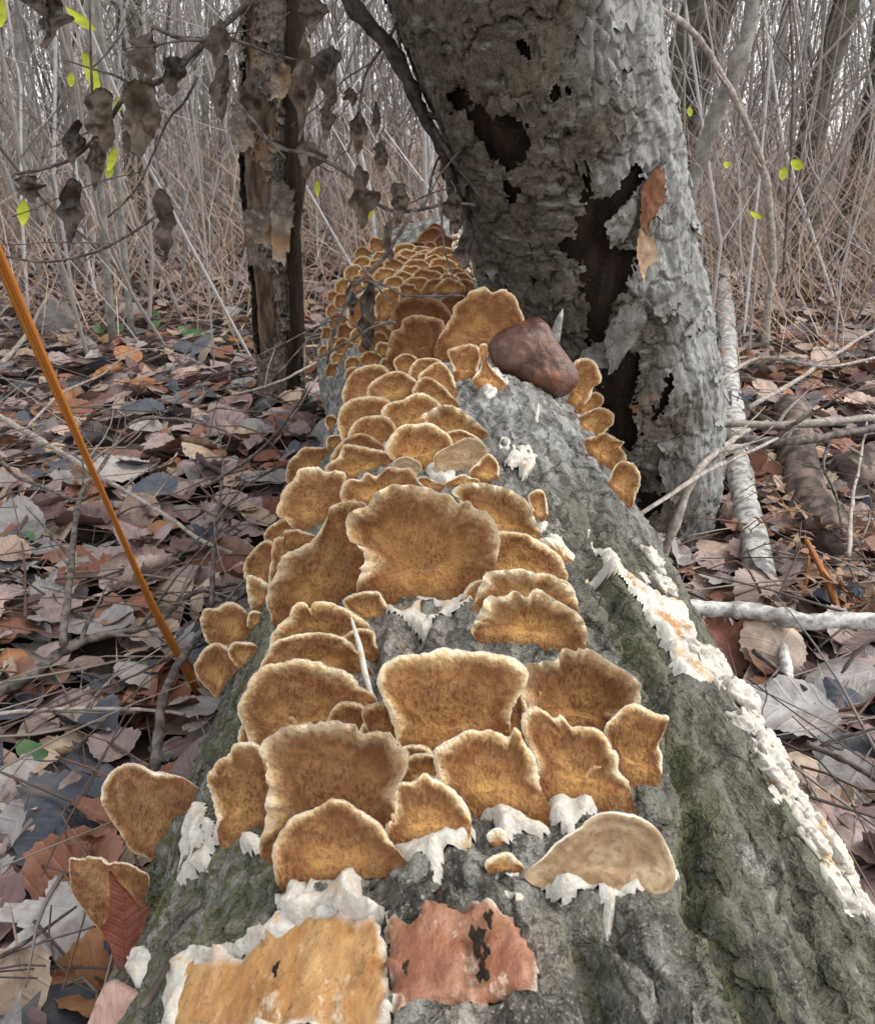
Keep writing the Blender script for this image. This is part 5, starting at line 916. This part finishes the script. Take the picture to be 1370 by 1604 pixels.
hero_leaf('mauve brown lobed leaf at the lower right edge of the litter', 'maple', .085, (1325, 1305), (.28, .19, .165), 2.2, .3, 1, .03, **dict(curl=.4, fold=.1, roll=0))
hero_leaf('slate blue leaf at the right edge beside the dark reddish log', 'aspen', .085, (1362, 1205), (.085, .09, .10), 1, .2, 0, .03, **S0)
hero_leaf('slate blue rounded leaf at the middle of the left litter', 'aspen', .075, (245, 765), (.07, .078, .098), 0, .15, 0, .045, **S0)
hero_leaf('slate blue toothed leaf right of the orange reed', 'aspen', .085, (225, 640), (.08, .085, .10), 1.4, .15, 0, .045, **S0)
hero_leaf('ash grey toothed leaf with holes in the left litter above the pale stick', 'aspen', .10, (190, 735), (.38, .34, .31), .6, .15, 1, .03, **S0)
KP = next(o for o in bpy.data.objects if 'pale ochre fan' in str(o.get('label', ''))).location; q_ = lhit(190, 1590); LP_ = lsurf(np.array([q_[0]]), np.array([q_[1]]), .008)[0]
o = sheet('fallen_leaf', [(173, 1360), (185, 1378), (205, 1400), (222, 1424), (238, 1412), (228, 1445), (218, 1475), (206, 1505), (195, 1520), (186, 1512), (172, 1480), (160, 1455), (172, 1430)], atY(195, 1500, KP.y-.022), (.2, -.9, .5), MLF, n=56, thick=.0006, bend=(.5, .2), jag=.012, seed=4, attrs=dict(col=(.15, .038, .022, 1)), crumple=.05)
tag(o, 'dark red lobed leaf standing upright against the pale ochre fan', 'leaf', 'fallen leaves on the forest floor')
o = sheet('fallen_leaf', [(135, 1604), (150, 1560), (172, 1534), (205, 1545), (222, 1560), (235, 1580), (225, 1620), (180, 1650), (140, 1650)], LP_, (-.35, -.5, .8), MLF, n=56, thick=.0006, bend=(-.3, .2), jag=.012, seed=5, attrs=dict(col=(.40, .25, .20, 1)), crumple=.06)
tag(o, 'pinkish tan leaf at the bottom left by the foot of the log', 'leaf', 'fallen leaves on the forest floor')
# small green plants in the litter
def sprig(label, px, leaves, s=.03):
    P = ghit(*px, .01); V, F = tube([P, P+np.array([0, 0, .03])], .0012, 5); o = obj('green_sprig', V, F, MGRN, tuple(P), attrs=dict(col=np.tile((.16, .17, .07), (len(V), 1)))); tag(o, label, 'plant', 'little green plants in the litter')
    for i, (dx, dy, a) in enumerate(leaves):
        Q = ghit(px[0]+dx, px[1]+dy, .03); V, F, uv = leaf_verts('oval', 20, 3, .62*s*rg.uniform(.8, 1.2), rg, .3, .2, 0); V = V*[1.5, 1, 1]; V = V@rot(a, .5, .3).T+Q; obj('leaf', V, F, MGRN, parent=o, attrs=dict(col=np.tile(np.array((.10, .17, .075))*rg.uniform(.8, 1.2), (len(V), 1))))
for a in [('green sprig of oval leaves by the upper part of the reed', (165, 525), [(-10, -8, 1), (8, 5, 2.2), (20, -10, 3)], .06), ('green sprig of small leaves left of the snag', (235, 500), [(-8, 0, 0), (8, -8, 2), (10, 8, 3.3)], .05), ('green sprig with two leaves right of the snag sprig', (315, 525), [(-8, -4, 1), (10, 4, 2.5)], .06), ('green sprig beside the snag foot', (285, 515), [(0, 0, 1), (8, 6, 2.5)], .05), ('green leaf pair at the left edge below the grey stick', (38, 838), [(-10, -10, .4), (4, 4, 2)], .045), ('green leaf pair at the lower left above the rusty leaf', (50, 1175), [(-6, 0, 1), (10, 6, 2)], .035), ('green leaf pair between the reed foot and the dark branch', (205, 1050), [(0, -5, 1.4), (12, 0, 2)], .035), ('green sprig at the right beside the level sticks', (1225, 705), [(0, 0, 1), (8, -12, 2)], .04)]: sprig(*a)
# twig litter and the brown fern
T_ = Pile()
for i in range(1700):
    y = .35+rg.beta(1, 2.2)*5.5; x = rg.uniform(-1, 1)*(.6*y+.3)
    if occupied(x, y): continue
    a = rg.uniform(0, 6.28); L = rg.uniform(.05, .36); z = float(gz(x, y))+rg.uniform(.02, .05); p0 = np.array([x, y, z]); d = np.array([math.cos(a), math.sin(a), rg.uniform(-.1, .3)])
    if occupied(*(p0+d*L)[:2]): continue
    Q = rough([p0, p0+d*L*.5+rg.normal(size=3)*.012, p0+d*L], 2, .05, i); V, F = tube(Q, np.linspace(rg.uniform(.0008, .0026), .0006, len(Q)), 4); c = [(.10, .08, .07), (.22, .19, .165), (.15, .09, .065)][i % 3]; T_.add(V, F, col=np.tile(np.r_[c, 1], (len(V), 1)))
tag(T_.build('twig_litter', MSTEM), kind='stuff')
def fern(label, px, n, seed):
    P0 = ghit(*px, .02); r = np.random.default_rng(seed); root = empty('dried_fern', tuple(P0), label, 'fern', 'dried ferns at the right')
    for k in range(n):
        a = r.uniform(0, 6.28); L = r.uniform(.10, .2); t = np.linspace(0, 1, 9)[:, None]; Q = P0+t*np.array([math.cos(a), math.sin(a), 0])*L*.8+np.array([0, 0, 1])*(np.sin(t*2.6)*L*.35); p = Pile(); V, F = tube(Q, .0009, 4); p.add(V, F)
        for i in range(1, 9):
            for sg in (-1, 1):
                w = L*.22*(1-i/10); d = np.cross(Q[i]-Q[i-1], [0, 0, 1]); d = d/np.linalg.norm(d)*sg; f = (Q[i]-Q[i-1])/np.linalg.norm(Q[i]-Q[i-1]); z = r.uniform(-.4, .4)*w
                b = [Q[i], Q[i]+d*w*.3+f*w*.16, Q[i]+d*w*.55-f*w*.06, Q[i]+d*w+np.array([0, 0, z])+f*w*.2, Q[i]+d*w*.5-f*w*.22]; p.add(np.array(b), np.array([[0, 1, 2], [1, 3, 2], [2, 3, 4], [0, 2, 4]]))
        p.A = {}; o = p.build('frond', MFERN, parent=root, smooth=False)

fern('curled brown dried fern at the right in front of the dark rotting log', (1320, 860), 9, 1); fern('second brown dried fern right of the orange splinter', (1350, 960), 7, 2); fern('small brown dried fern at the left of the long splinter', (1250, 850), 6, 3)
def moss():
    r = np.random.default_rng(5); n = 26000; L = CRK[0][0]; i = r.integers(0, len(L)-1, n); t = r.random((n, 1)); q = L[i]*(1-t)+L[i+1]*t+r.normal(size=(n, 2))*.006
    left = r.random(n) < .85; ph = np.where(left, -r.uniform(.3, 1.25, n), q[:, 0]/.18); y = np.where(left, r.uniform(.12, .85, n), q[:, 1])
    ok = (y > .1) & (fbm(ph*6, y*32, 7., 3) > np.where(left, .16, .05)); ph, y = ph[ok], y[ok]; n = len(ph); P = lsurf(ph, y, -.0004); d = nphi(ph)+r.normal(size=(n, 3))*.5
    h = r.uniform(.0008, .0021, (n, 1)); s = r.normal(size=(n, 3)); s /= np.linalg.norm(s, axis=1)[:, None]; V = np.stack([P-s*h*.22, P+s*h*.22, P+d*h], 1).reshape(-1, 3)
    c = np.repeat(np.array([(.05, .075, .012), (.13, .16, .03), (.08, .10, .018), (.17, .17, .05)])[r.integers(0, 4, n)], 3, 0)
    tag(obj('moss', V, np.arange(3*n).reshape(-1, 3), MMOSS, attrs=dict(col=c)), kind='stuff')
moss()
# ================================================================ hanging dead leaves and the twigs that carry them
tw = 'bare twigs hanging before the snag'
def htwig(label, px, r0, r1, depth, seed, mat=None, side=0): stick('hanging_twig', label, 'twig', px, r0, r1, mat or MTW, seed=seed, side=side, group=tw, depth=depth, sides=6, amp=.01)
htwig('dark twig arching down to the left carrying most of the shrivelled leaves', [(420, -60), (388, 4), (350, 40), (297, 88), (257, 124), (200, 148), (168, 193), (112, 249), (24, 273)], .0042, .0018, 1.08, 1, side=5)
htwig('dark twig crossing level behind the shrivelled leaves to the snag', [(237, 40), (285, 60), (330, 60), (370, 64), (425, 84), (470, 95)], .0026, .0014, 1.12, 2, side=3)
htwig('thin maroon twig running in front of the snag to the leaning tree', [(365, 153), (400, 193), (430, 229), (494, 245), (550, 277), (600, 325), (650, 330), (700, 318), (745, 322)], .0024, .0018, 1.05, 3, side=5)
htwig('thin twig curving down left of the snag from the level one', [(310, 120), (289, 160), (261, 193), (217, 290), (169, 341)], .0016, .001, 1.1, 4, side=2)
htwig('long pale twig low across the left undergrowth', [(250, 335), (193, 373), (132, 400), (60, 410), (-20, 395)], .0018, .0014, 1.15, 5, side=2)
htwig('thin straight reddish shoot rising at the upper left', [(146, 205), (143, 100), (140, -30)], .0018, .0012, 1.15, 6, side=1)
htwig('forked dark twig between the snag and the leaning tree', [(640, -20), (612, 55), (575, 110), (560, 180), (545, 240)], .0024, .001, 1.15, 7, side=4)
htwig('dark twig falling over the far brackets on the log', [(646, 332), (605, 399), (576, 428), (553, 451), (535, 492), (521, 524), (512, 570)], .0024, .0014, 1.02, 8, side=3)
htwig('thin black twig crossing the one over the far brackets', [(565, 415), (597, 457), (614, 480)], .0015, .001, 1.0, 9)
htwig('pale twig lying across the far brackets', [(540, 440), (567, 440), (605, 448), (638, 463), (720, 463)], .0016, .0012, 1.03, 10)
htwig('thin upright black twig in front of the far brackets', [(690, 300), (694, 378), (702, 413), (713, 445)], .0014, .001, 1.03, 11)
htwig('thin dark twig at the left of the far brackets under the hanging leaf', [(500, 560), (545, 535), (590, 510), (620, 505)], .0018, .0014, 1.0, 12, side=1)
stick('dark_branch', 'dark crooked branch following the left edge of the leaning tree', 'branch', [(528, -40), (550, 5), (585, 45), (622, 92), (652, 160), (690, 230), (712, 300), (738, 370), (752, 420)], .0095, .005, MBLK, seed=13, side=5, depth=1.14, sides=10, amp=.012, wob=.15)
stick('dark_branch', 'thinner dark shoot beside the crooked branch left of the tree', 'branch', [(610, 0), (640, 80), (668, 150), (700, 215), (725, 290), (735, 350)], .004, .003, MBLK, seed=14, side=3, depth=1.16, sides=8, amp=.012)
HL = [(80, 35, 50, 85, 'topmost left, near the yellow leaf'), (233, 90, 44, 95, 'upper one of a pair on the arching twig'), (268, 118, 42, 60, 'lower one of a pair on the arching twig'), (345, 72, 44, 75, 'high beside the snag'), (347, 138, 34, 105, 'long and narrow beside the snag'), (158, 195, 48, 105, 'biggest of the left cluster'), (115, 225, 36, 66, 'small one at the left of the cluster'), (222, 188, 62, 120, 'broad one at the end of the twig fork'), (150, 255, 30, 80, 'under the left cluster'), (45, 295, 48, 40, 'lone one at the far left'), (112, 330, 42, 90, 'twisted one below the cluster'), (258, 355, 32, 112, 'long one hanging lowest on the left'), (395, 160, 40, 90, 'in front of the snag'), (476, 140, 34, 150, 'long one hugging the right of the snag'), (516, 120, 48, 90, 'right of the snag near the top'), (512, 188, 26, 60, 'under the one right of the snag'), (481, 252, 40, 60, 'low at the right edge of the snag'), (551, 150, 26, 28, 'tiny one between snag and tree'), (563, 208, 30, 64, 'slim one between snag and tree'), (590, 190, 16, 48, 'slimmest one between snag and tree'), (597, 246, 26, 52, 'triangular one between snag and tree'), (563, 312, 46, 92, 'large one above the far end of the log'), (623, 316, 32, 64, 'curled one above the far end of the log'), (609, 378, 20, 70, 'hanging over the far brackets'), (576, 500, 32, 105, 'lowest one, before the brackets on the left flank'), (712, 335, 36, 60, 'beside the leaning trunk'), (488, 28, 36, 75, 'at the very top beside the snag'), (68, 5, 60, 40, 'cut by the top edge at the left'), (550, 470, 20, 50, 'small one left of the lowest leaf'), (727, 395, 32, 60, 'grey one tucked between the trunk and the far brackets')]
for i, (x, y, w, h, lab) in enumerate(HL):
    r = random.Random(i*5+1); D = 1.06 if x < 500 else 1.03; a = r.uniform(-.2, .2); pts = []
    for ux, uy in ((0, -.5), (.28, -.4), (.3, -.2), (.5, -.05), (.42, .1), (.28, .22), (.2, .36), (.02, .5), (-.15, .36), (-.26, .2), (-.5, .06), (-.36, -.12), (-.42, -.25), (-.2, -.42)):
        ux *= r.uniform(.65, 1.3); uy += r.uniform(-.05, .05); pts.append((x+1.02*w*(ux+uy*a), y+1.06*h*uy))
    c = random.Random(i).choice([(.035, .026, .019), (.07, .052, .037), (.11, .086, .063), (.05, .037, .027)]); P = atY(x, y, D)
    o = sheet('hanging_leaf', pts, P, (r.uniform(-.8, .8), -1, r.uniform(-.2, .5)), MLF, n=44, thick=.0005, bend=(r.choice([-1, 1])*r.uniform(.9, 2.2), r.uniform(-.5, .5)), jag=.02, seed=i, attrs=dict(col=c+(1,)), m=11, crumple=.22, ridge=True, smooth=False)
    tag(o, 'shrivelled dark brown hanging leaf, '+lab, 'leaf', 'shrivelled leaves hanging on the twigs')
    k = h*.5; V, F = tube([atY(x, y-k, D), atY(x+r.uniform(-4, 4), y-k-10, D), atY(x+r.uniform(-6, 6), y-k-22, D+.01)], .0007, 4); obj('stalk', V, F, MTW, parent=o)
YL = [(145, 118, 20, 78, -.35, 'longest, slanting at the upper left'), (128, 32, 16, 60, -.9, 'at the top left above the longest'), (37, 333, 20, 42, 0, 'upright oval one at the left edge'), (176, 250, 14, 40, .3, 'beside the left dark cluster'), (172, 268, 14, 22, 0, 'under the left dark cluster'), (112, 125, 12, 24, 0, 'tiny one left of the longest'), (4, 20, 16, 50, 0, 'at the top left corner'), (78, 42, 18, 14, 0, 'inside the topmost dark leaf'), (186, 165, 14, 26, .2, 'above the broad dark leaf'), (1247, 258, 22, 18, .4, 'bright round one at the right'), (1226, 272, 14, 22, .3, 'left of the bright round one'), (1182, 337, 22, 10, .5, 'on the curved pale sapling'), (1137, 258, 10, 12, 0, 'small one beside the curved pale sapling'), (1080, 175, 9, 16, 0, 'small one close to the tree'), (575, 330, 20, 28, 0, 'behind the far dark leaf'), (497, 295, 9, 26, 0, 'right of the snag')]
for i, (x, y, w, h, a, lab) in enumerate(YL):
    D = 1.25 if x < 600 else 2.4; ca, sa = math.cos(a), math.sin(a); pts = [(x+ux*w*ca-uy*h*sa, y+ux*w*sa+uy*h*ca) for ux, uy in ((0, -.5), (.34, -.3), (.5, 0), (.36, .28), (0, .5), (-.36, .25), (-.5, 0), (-.34, -.3))]
    o = sheet('yellow_leaf', pts, atY(x, y, D), (random.uniform(-.3, .3), -1, .3), MGRN, n=28, thick=.0004, bend=(.5, .2), jag=.01, seed=i, attrs=dict(col=(.42, .46, .05, 1)), m=5, crumple=.05); tag(o, 'yellow green leaf still on its twig, '+lab, 'leaf', 'yellow green leaves left on the twigs')
# ================================================================ saplings that stand out
def sapling(label, px, r0, r1, depth, seed, mat=MGREY, side=3, cat='sapling', amp=.008, name='sapling'):
    o = stick(name, label, cat, px, r0, r1, mat, seed=seed, side=side, depth=depth if np.isscalar(depth) else None, perpt=None if np.isscalar(depth) else depth, sides=9, amp=amp); return o
sapling('pale curved sapling bowing right from behind the leaning tree', [(1198, 545), (1203, 470), (1210, 413), (1205, 330), (1199, 286), (1179, 216), (1135, 127), (1091, 57), (1033, 13), (980, -10)], .011, .006, 2.45, 31, MTP, 2)
sapling('smooth grey sapling leaning right just behind the trunk', [(1062, 400), (1075, 337), (1084, 286), (1122, 178), (1160, 83), (1180, 0), (1192, -80)], .02, .018, 2.5, 32)
sapling('thin dark upright shoot at the right of the curved sapling', [(1226, 430), (1232, 330), (1238, 240), (1241, 120), (1236, 0), (1234, -60)], .0045, .003, 2.6, 33, MTW, 4)
sapling('thin pale shoot standing in front of the curved sapling foot', [(1172, 560), (1178, 480), (1190, 370)], .004, .003, 2.4, 34, MTP, 1)
for i, (a, b, w, D, lab) in enumerate([((1040, 160), (1085, -20), 36, 4.4, 'mossy trunk just right of the leaning tree, left of two'), ((1085, 220), (1150, -20), 34, 4.7, 'mossy trunk just right of the leaning tree, right of two'), ((1265, 400), (1345, -20), 34, 4.2, 'dark mossy trunk slanting at the right edge'), ((1330, 330), (1400, 60), 30, 4.8, 'mossy trunk at the far right edge'), ((175, 400), (150, -20), 13, 3.8, 'grey olive sapling trunk at the upper left'), ((118, 380), (95, -20), 11, 4.0, 'second grey olive sapling trunk left of the first'), ((205, 150), (190, -20), 34, 4.6, 'mossy olive trunk far behind at the upper left'), ((55, 300), (28, -20), 9, 3.5, 'slim dark sapling at the far left'), ((175, 480), (165, 260), 11, 2.6, 'grey stem pair left of the snag, left one'), ((200, 480), (172, 250), 9, 2.7, 'grey stem pair left of the snag, right one'), ((1180, 300), (1230, -20), 12, 6.4, 'grey sapling behind the smooth leaning one'), ((330, 300), (322, -20), 9, 4.5, 'slim grey sapling left of the snag')]):
    Pb = atY(a[0], a[1], D); Pt = atY(b[0], b[1], D); d = (Pt-Pb)/max(Pt[2]-Pb[2], .1); g = Pb-d*(Pb[2]+.03); r = w/FPX*D*.5; t = np.linspace(0, 1, 9)[:, None]; tp = Pb+d*(5.5-Pb[2])
    Q = g*(1-t)+tp*t+np.random.default_rng(i).normal(size=(9, 3))*[.04, .04, 0]*(t > .05)*(D/6); V, F = tube(crom(Q, 40, False), np.linspace(r*1.15, r*.5, 40), 10, .06, i); o = tag(empty('woodland_tree', tuple(g), lab, 'tree', 'trunks standing in the woods behind'))
    obj('trunk', V, F, [MGREY, MMT][w > 24], parent=o); p = Pile(); rr = np.random.default_rng(i+50); Q = crom(Q, 40, False)
    for _ in range(16):
        k = rr.integers(8, 38); v = np.r_[rr.normal(size=2), abs(rr.normal())+.5]; v /= np.linalg.norm(v); L = rr.uniform(.25, .9); V, F = tube(rough([Q[k], Q[k]+v*L*.5, Q[k]+v*L+np.array([0, 0, .1])], 3, .05, int(rr.integers(99))), np.linspace(r*.28, .002, 9), 5); p.add(V, F)
    tag(p.build('branches', MGREY, parent=o), kind='stuff')
# ================================================================ the thicket of bare stems behind
def stems(base, h, lean, r, K, sides, rg, bend=.12, taper=.35):
    n = len(base); t = np.linspace(0, 1, K)[None, :, None]; d = np.stack([lean[:, 0], lean[:, 1], np.ones(n)], 1)[:, None, :]
    P = base[:, None, :]+d*h[:, None, None]*t; ph = rg.uniform(0, 6.28, (n, 1, 2)); fr = rg.uniform(1.5, 5, (n, 1, 2)); am = rg.normal(size=(n, 1, 2))*bend*h[:, None, None]*.35
    P[..., :2] += am*(np.sin(ph+fr*t)-np.sin(ph)); P[..., :2] += rg.normal(size=(n, K, 2))*h[:, None, None]*.006
    a = np.linspace(0, 2*math.pi, sides, endpoint=False); R = (r[:, None]*(1-(1-taper)*t[..., 0]))[..., None, None]
    off = np.stack([np.cos(a), np.sin(a), 0*a], -1)[None, None]; V = P[:, :, None, :]+off*R
    F = gridF(K, sides, True); return V.reshape(n, K*sides, 3), F, P
def flat(V, F): n, k = V.shape[:2]; return V.reshape(-1, 3), (F[None]+(np.arange(n)*k)[:, None, None]).reshape(-1, F.shape[1])
rg = np.random.default_rng(77)
def field(n, y0, y1, powr=1.0, spread=.62):
    y = y0+(y1-y0)*rg.random(n)**powr; x = rg.uniform(-1, 1, n)*(spread*y+.5); return np.stack([x, y, gz(x, y)-.03], 1)
CS = np.array([(.33, .295, .27), (.42, .405, .40), (.19, .175, .17), (.34, .285, .25), (.28, .27, .235), (.48, .465, .455), (.26, .22, .20)])
RS = np.array([(.44, .29, .22), (.52, .37, .26), (.36, .22, .17), (.55, .43, .31), (.46, .36, .31), (.46, .42, .39), (.40, .345, .32)])
G_ = 'bare saplings in the thicket behind'
def branches(P, r, h, per, rg, up=1.1):
    n, K = P.shape[:2]; m = n*per; i = np.repeat(np.arange(n), per); k = rg.integers(1, K-1, m); b = P[i, k]; hb = h[i]*rg.uniform(.08, .30, m)
    return stems(b, hb, rg.normal(size=(m, 2))*up, np.maximum(r[i]*rg.uniform(.25, .5, m), .0012), 5, 3, rg, .5), i
# stems that can be told apart: objects of their own
n1 = 250; b1 = field(n1*3, 2.3, 7.5, 1.1); ok = ~((np.abs(b1[:, 0]-.0) < .36) & (b1[:, 1] < 2.8)); b1 = b1[ok][:n1]; h1 = rg.uniform(1.4, 4.6, n1); r1_ = rg.uniform(.003, .0105, n1)*(.6+b1[:, 1]*.085)
V, F, P = stems(b1, h1, rg.normal(size=(n1, 2))*.17, r1_, 9, 6, rg, .2); (BV, BF, _), bi = branches(P, r1_, h1, 11, rg); ci = rg.integers(0, len(CS), n1)
SEEN = set()
WORD = ['grey brown', 'pale grey', 'dark grey', 'reddish grey', 'olive grey', 'silvery', 'brown']
for i in range(n1):
    c = CS[ci[i]]; o = obj('bare_sapling', V[i], F, MSTEM, tuple(b1[i]), attrs=dict(col=np.tile(c, (len(V[i]), 1))))
    lx = (P[i, -1, 0]-P[i, 0, 0])/h1[i]; q = proj(b1[i])[0]; z = [w for lim, w in ((60, 'at the far left edge'), (160, 'behind the reed top'), (270, 'behind the shrivelled leaves'), (380, 'just left of the dead snag'), (480, 'right behind the dead snag'), (600, 'right of the snag'), (720, 'beyond the far log tip'), (1090, 'behind the leaning tree'), (1180, 'just right of the leaning tree'), (1260, 'behind the curved pale sapling'), (1330, 'toward the right edge'), (9999, 'at the far right edge')) if q[0] < lim][0]
    tag(o, f"{'slender' if r1_[i]/b1[i, 1] < .0011 else 'sturdy' if r1_[i]/b1[i, 1] > .0019 else 'thin'} {WORD[ci[i]]} sapling {'leaning left' if lx < -.06 else 'leaning right' if lx > .06 else 'standing upright'}, {'near' if b1[i, 1] < 3.6 else 'midway' if b1[i, 1] < 5.4 else 'deep'} in the thicket {z}", 'sapling', 'bare saplings in the thicket behind')
    q = np.where(bi == i)[0]; bv, bf = flat(BV[q], BF); tag(obj('twigs', bv, bf, MSTEM, parent=o, attrs=dict(col=np.tile(c, (len(bv), 1)))), kind='stuff')
def mass(name, n, y0, y1, hr, rr, K, sides, pal, lean, per=0, powr=1.0, bend=.12, keep=None, spread=.74):
    n = int(n*1.15)
    b = field(n, y0, y1, powr, spread)
    if keep is not None: b = b[keep(b)]
    if y0 >= 10: b = b[(b[:, 0]/b[:, 1] < .30) | (rg.random(len(b)) < .4)]
    n = len(b); h = rg.uniform(*hr, n); r = rg.uniform(*rr, n); V, F, P = stems(b, h, rg.normal(size=(n, 2))*lean, r, K, sides, rg, bend); c = pal[rg.integers(0, len(pal), n)]*rg.uniform(.85, 1.3, (n, 1))
    v, f = flat(V, F); col = np.repeat(c, V.shape[1], 0)
    if per: (BV, BF, _), bi = branches(P, r, h, per, rg); bv, bf = flat(BV, BF); f = np.vstack([f, bf+len(v)]); v = np.vstack([v, bv]); col = np.vstack([col, np.repeat(c[bi], BV.shape[1], 0)])
    tag(obj(name, v, f, MSTEM, attrs=dict(col=col)), kind='stuff')
off_log = lambda b: ~((np.abs(b[:, 0]-.03) < .30) & (b[:, 1] < 2.1)) & ~((b[:, 1] < 1.9) & (b[:, 0] < -.1) & (b[:, 0] > -.34))
mass('thicket', 800, 4.2, 11, (1.5, 5.0), (.003, .011), 7, 4, CS, .2, 13, 1.0, .2)
mass('leaning_stems', 520, 3.2, 10, (1.2, 4.0), (.002, .008), 7, 4, CS, .75, 5, 1.0, .25, lambda b: (np.abs(b[:, 0]) > .5) & (b[:, 1] > 3.2))
mass('far_thicket', 700, 10, 30, (4.0, 9.5), (.006, .022), 6, 3, CS*1.02, .14, 10, .85)
mass('distant_woods', 520, 28, 60, (8, 15), (.02, .05), 4, 3, CS*1.08, .06, 0, .9)
mass('dry_undergrowth', 2600, 2.6, 8.5, (.2, .8), (.0012, .0032), 5, 3, RS, .7, 3, 1.0, .7, off_log)
mass('low_undergrowth', 2600, 7.0, 16, (.4, 1.3), (.003, .006), 4, 3, RS, .7, 2, 1.0, .7)
mass('dry_grass', 700, 2.2, 5.0, (.2, .7), (.0009, .002), 5, 3, RS[[1, 3]], .7, 0, 1.0, .8, lambda b: b[:, 0] > .75)
